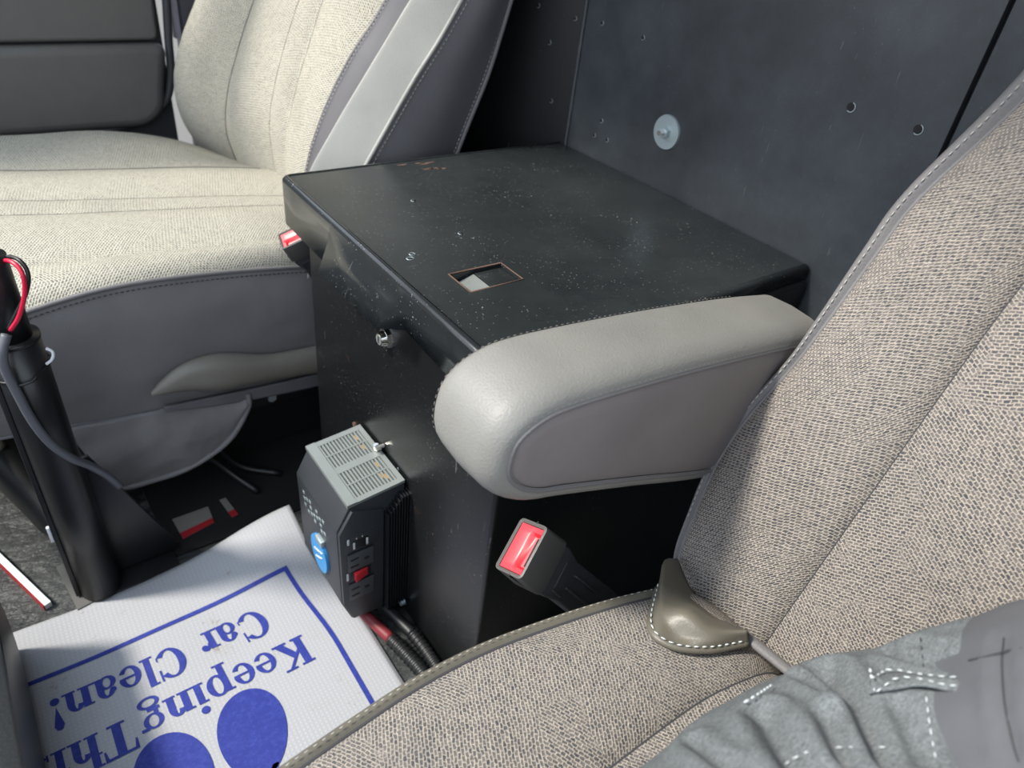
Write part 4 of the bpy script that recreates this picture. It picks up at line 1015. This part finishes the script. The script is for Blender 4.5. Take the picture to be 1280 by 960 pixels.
def melt(name, limbs, mat, vox, wrinkle, creases):
    bm = bmesh.new()
    for L in limbs: blob(bm, L)
    bmesh.ops.recalc_face_normals(bm, faces=bm.faces)
    me = bpy.data.meshes.new(name); bm.to_mesh(me); bm.free(); t = bpy.data.objects.new(name, me); COL.objects.link(t)
    r = t.modifiers.new('r', 'REMESH'); r.mode = 'VOXEL'; r.voxel_size = vox; sm_ = t.modifiers.new('s', 'SMOOTH'); sm_.iterations = 14; sm_.factor = 0.8
    bpy.context.view_layer.update()
    me2 = bpy.data.meshes.new_from_object(t.evaluated_get(bpy.context.evaluated_depsgraph_get())); bpy.data.objects.remove(t)
    out = []
    nr = [v.normal.copy() for v in me2.vertices]
    bt = BVHTree.FromPolygons([v.co for v in me2.vertices], [tuple(q.vertices) for q in me2.polygons]); cr2 = []
    for (x0, y0), (x1, y1), wd, dp in creases:
        hits = [onto(bt, x0 + (x1 - x0) * k / 4, y0 + (y1 - y0) * k / 4, 0) for k in range(5)]; hits = [h for h in hits if h]
        for k in range(len(hits) - 1): cr2.append((hits[k], hits[k + 1], wd, dp))
    creases = cr2
    for v, nn2 in zip(me2.vertices, nr):
        p = v.co; h = wrinkle * (noise.noise(Vector((p.x * 22 + p.y * 10, p.y * 9, p.z * 14))) + 0.45 * noise.noise(Vector((p.x * 60 + p.y * 30, p.y * 24, p.z * 40))))
        best = {}
        for a, b, wd, dp in creases:
            ab = b - a; tt = max(0, min(1, (p - a).dot(ab) / max(1e-9, ab.length_squared))); d = (p - a - ab * tt).length
            if d < wd * 5 and (wd not in best or d < best[wd][0]): best[wd] = (d, dp)
        for wd, (d, dp) in best.items():
            h += -dp * math.exp(-(d / wd) ** 2) + dp * 0.5 * math.exp(-((d - 2.0 * wd) / wd) ** 2)
        out.append(p + nn2 * h)
    for v, p in zip(me2.vertices, out): v.co = p
    return link(name, me2, mat, PE, True)
S2 = lambda x, y, z=-0.0: Vector(seen(x, y, (0, 0, z), (0, 0, 1)))
cre = [((952, 890), (1002, 965), .0058, .007), ((1030, 838), (1075, 880), .0062, .008), ((1075, 880), (1112, 955), .0062, .008), ((1118, 885), (1150, 955), .0052, .006),
       ((1000, 850), (1042, 876), .0034, .004), ((865, 925), (912, 962), .0036, .004), ((1180, 812), (1100, 800), .0030, .003), ((1190, 830), (1110, 815), .0032, .003), ((1035, 900), (1060, 955), .0044, .005)]
melt('trousers', [
    [(-.48, -.345, -.04, .055, .05), (-.44, -.345, -.03, .070, .068), (-.25, -.355, -.045, .088, .082), (-.10, -.365, -.058, .104, .088), (-.01, -.375, -.065, .108, .080), (.03, -.39, -.045, .09, .08)],
    [(-.48, -.60, -.04, .055, .05), (-.44, -.60, -.03, .070, .068), (-.25, -.585, -.045, .078, .080), (-.10, -.565, -.055, .088, .086), (.0, -.555, -.050, .095, .088), (.05, -.54, -.045, .09, .08)],
    [(.015, -.475, -.120, .175, .060), (.022, -.475, -.095, .200, .090), (.030, -.475, -.05, .182, .095), (.042, -.490, -.01, .158, .095), (.055, -.51, .05, .140, .09)],
    [(-.455, -.345, -.02, .050, .05), (-.47, -.345, -.10, .060, .062), (-.48, -.345, -.28, .055, .055), (-.50, -.345, -.40, .05, .05)],
    [(-.455, -.60, -.02, .050, .05), (-.47, -.60, -.10, .060, .062), (-.48, -.60, -.28, .055, .055), (-.50, -.60, -.40, .05, .05)],
], 'trousers', 0.0035, 0.0028, cre)
hem = [((1252, 800), (1256, 880), .003, .0025), ((1256, 880), (1270, 950), .00301, .0025)]
melt('shirt', [[(.040, -.505, -.035, .203, .124), (.046, -.508, .0, .192, .118), (.056, -.515, .04, .169, .108), (.08, -.52, .12, .152, .102), (.105, -.52, .22, .155, .100), (.13, -.52, .34, .165, .09), (.145, -.52, .42, .15, .075), (.155, -.52, .455, .09, .05)]], 'shirt', 0.006, 0.002, hem)
dg = bpy.context.evaluated_depsgraph_get(); bpy.context.view_layer.update()
def bvh_of(name):
    me = bpy.data.objects[name].data; return BVHTree.FromPolygons([v.co for v in me.vertices], [tuple(p.vertices) for p in me.polygons])
BT = bvh_of('trousers'); BS = bvh_of('shirt')
def sewn(name, pix, mat='thread_white', gap=0.0045, ln=0.0028, r=0.00038, b=BT, lift=0.0006):
    P = [onto(b, x, y, lift) for x, y in pix]; P = [p for p in P if p]
    if len(P) > 1: stitches(name, cat(P, 6), gap, ln, r, mat, PE)
def strip(name, top, bot, mat, b=BT, l0=0.0012, l1=0.0032):
    A = [onto(b, x, y, l0) for x, y in top]; B = [onto(b, x, y, l1) for x, y in bot]
    if all(A) and all(B): loft(name, [A, [a.lerp(c, .5) + (c - a).normalized() * 0 + Vector((0, 0, 0.0012)) for a, c in zip(A, B)], B], mat, PE, nv=8, nu=4, thick=0.0014)
strip('pocket_welt', [(1091, 850), (1115, 845), (1150, 846), (1190, 850), (1216, 852)], [(1092, 872), (1118, 863), (1150, 865), (1190, 869), (1216, 872)], 'trousers')
sewn('stitching', [(1094, 851), (1115, 846), (1150, 847), (1190, 851), (1213, 852)], lift=.0036); sewn('stitching', [(1098, 866), (1118, 857), (1150, 859), (1190, 863), (1213, 864)], lift=.0042)
sewn('stitching', [(1091, 846), (1093, 872)], gap=.0022, ln=.002, r=.0007, lift=.003)
sewn('stitching', [(1158, 875), (1162, 905), (1167, 935), (1172, 958)]); sewn('stitching', [(1152, 800), (1154, 822), (1156, 842)], 'thread_dark')
sewn('stitching', [(985, 956), (1010, 942), (1045, 937), (1080, 936)], lift=.001); sewn('stitching', [(1105, 936), (1140, 937), (1155, 940)], lift=.001)
strip('belt_loop', [(935, 876), (950, 866), (967, 852), (972, 845)], [(934, 881), (951, 872), (968, 860), (974, 851)], 'trousers')
sewn('stitching', [(932, 882), (950, 874), (970, 862)], gap=.003, ln=.0026, r=.0006, lift=.003)
sewn('hem_seam', [(1214, 826), (1240, 820), (1262, 814), (1279, 811)], 'thread_dark', gap=.0015, ln=.002, b=BS); 
sewn('hem_seam', [(1256, 800), (1252, 830), (1256, 880), (1268, 930), (1275, 955)], 'thread_dark', gap=.0015, ln=.002, b=BS)
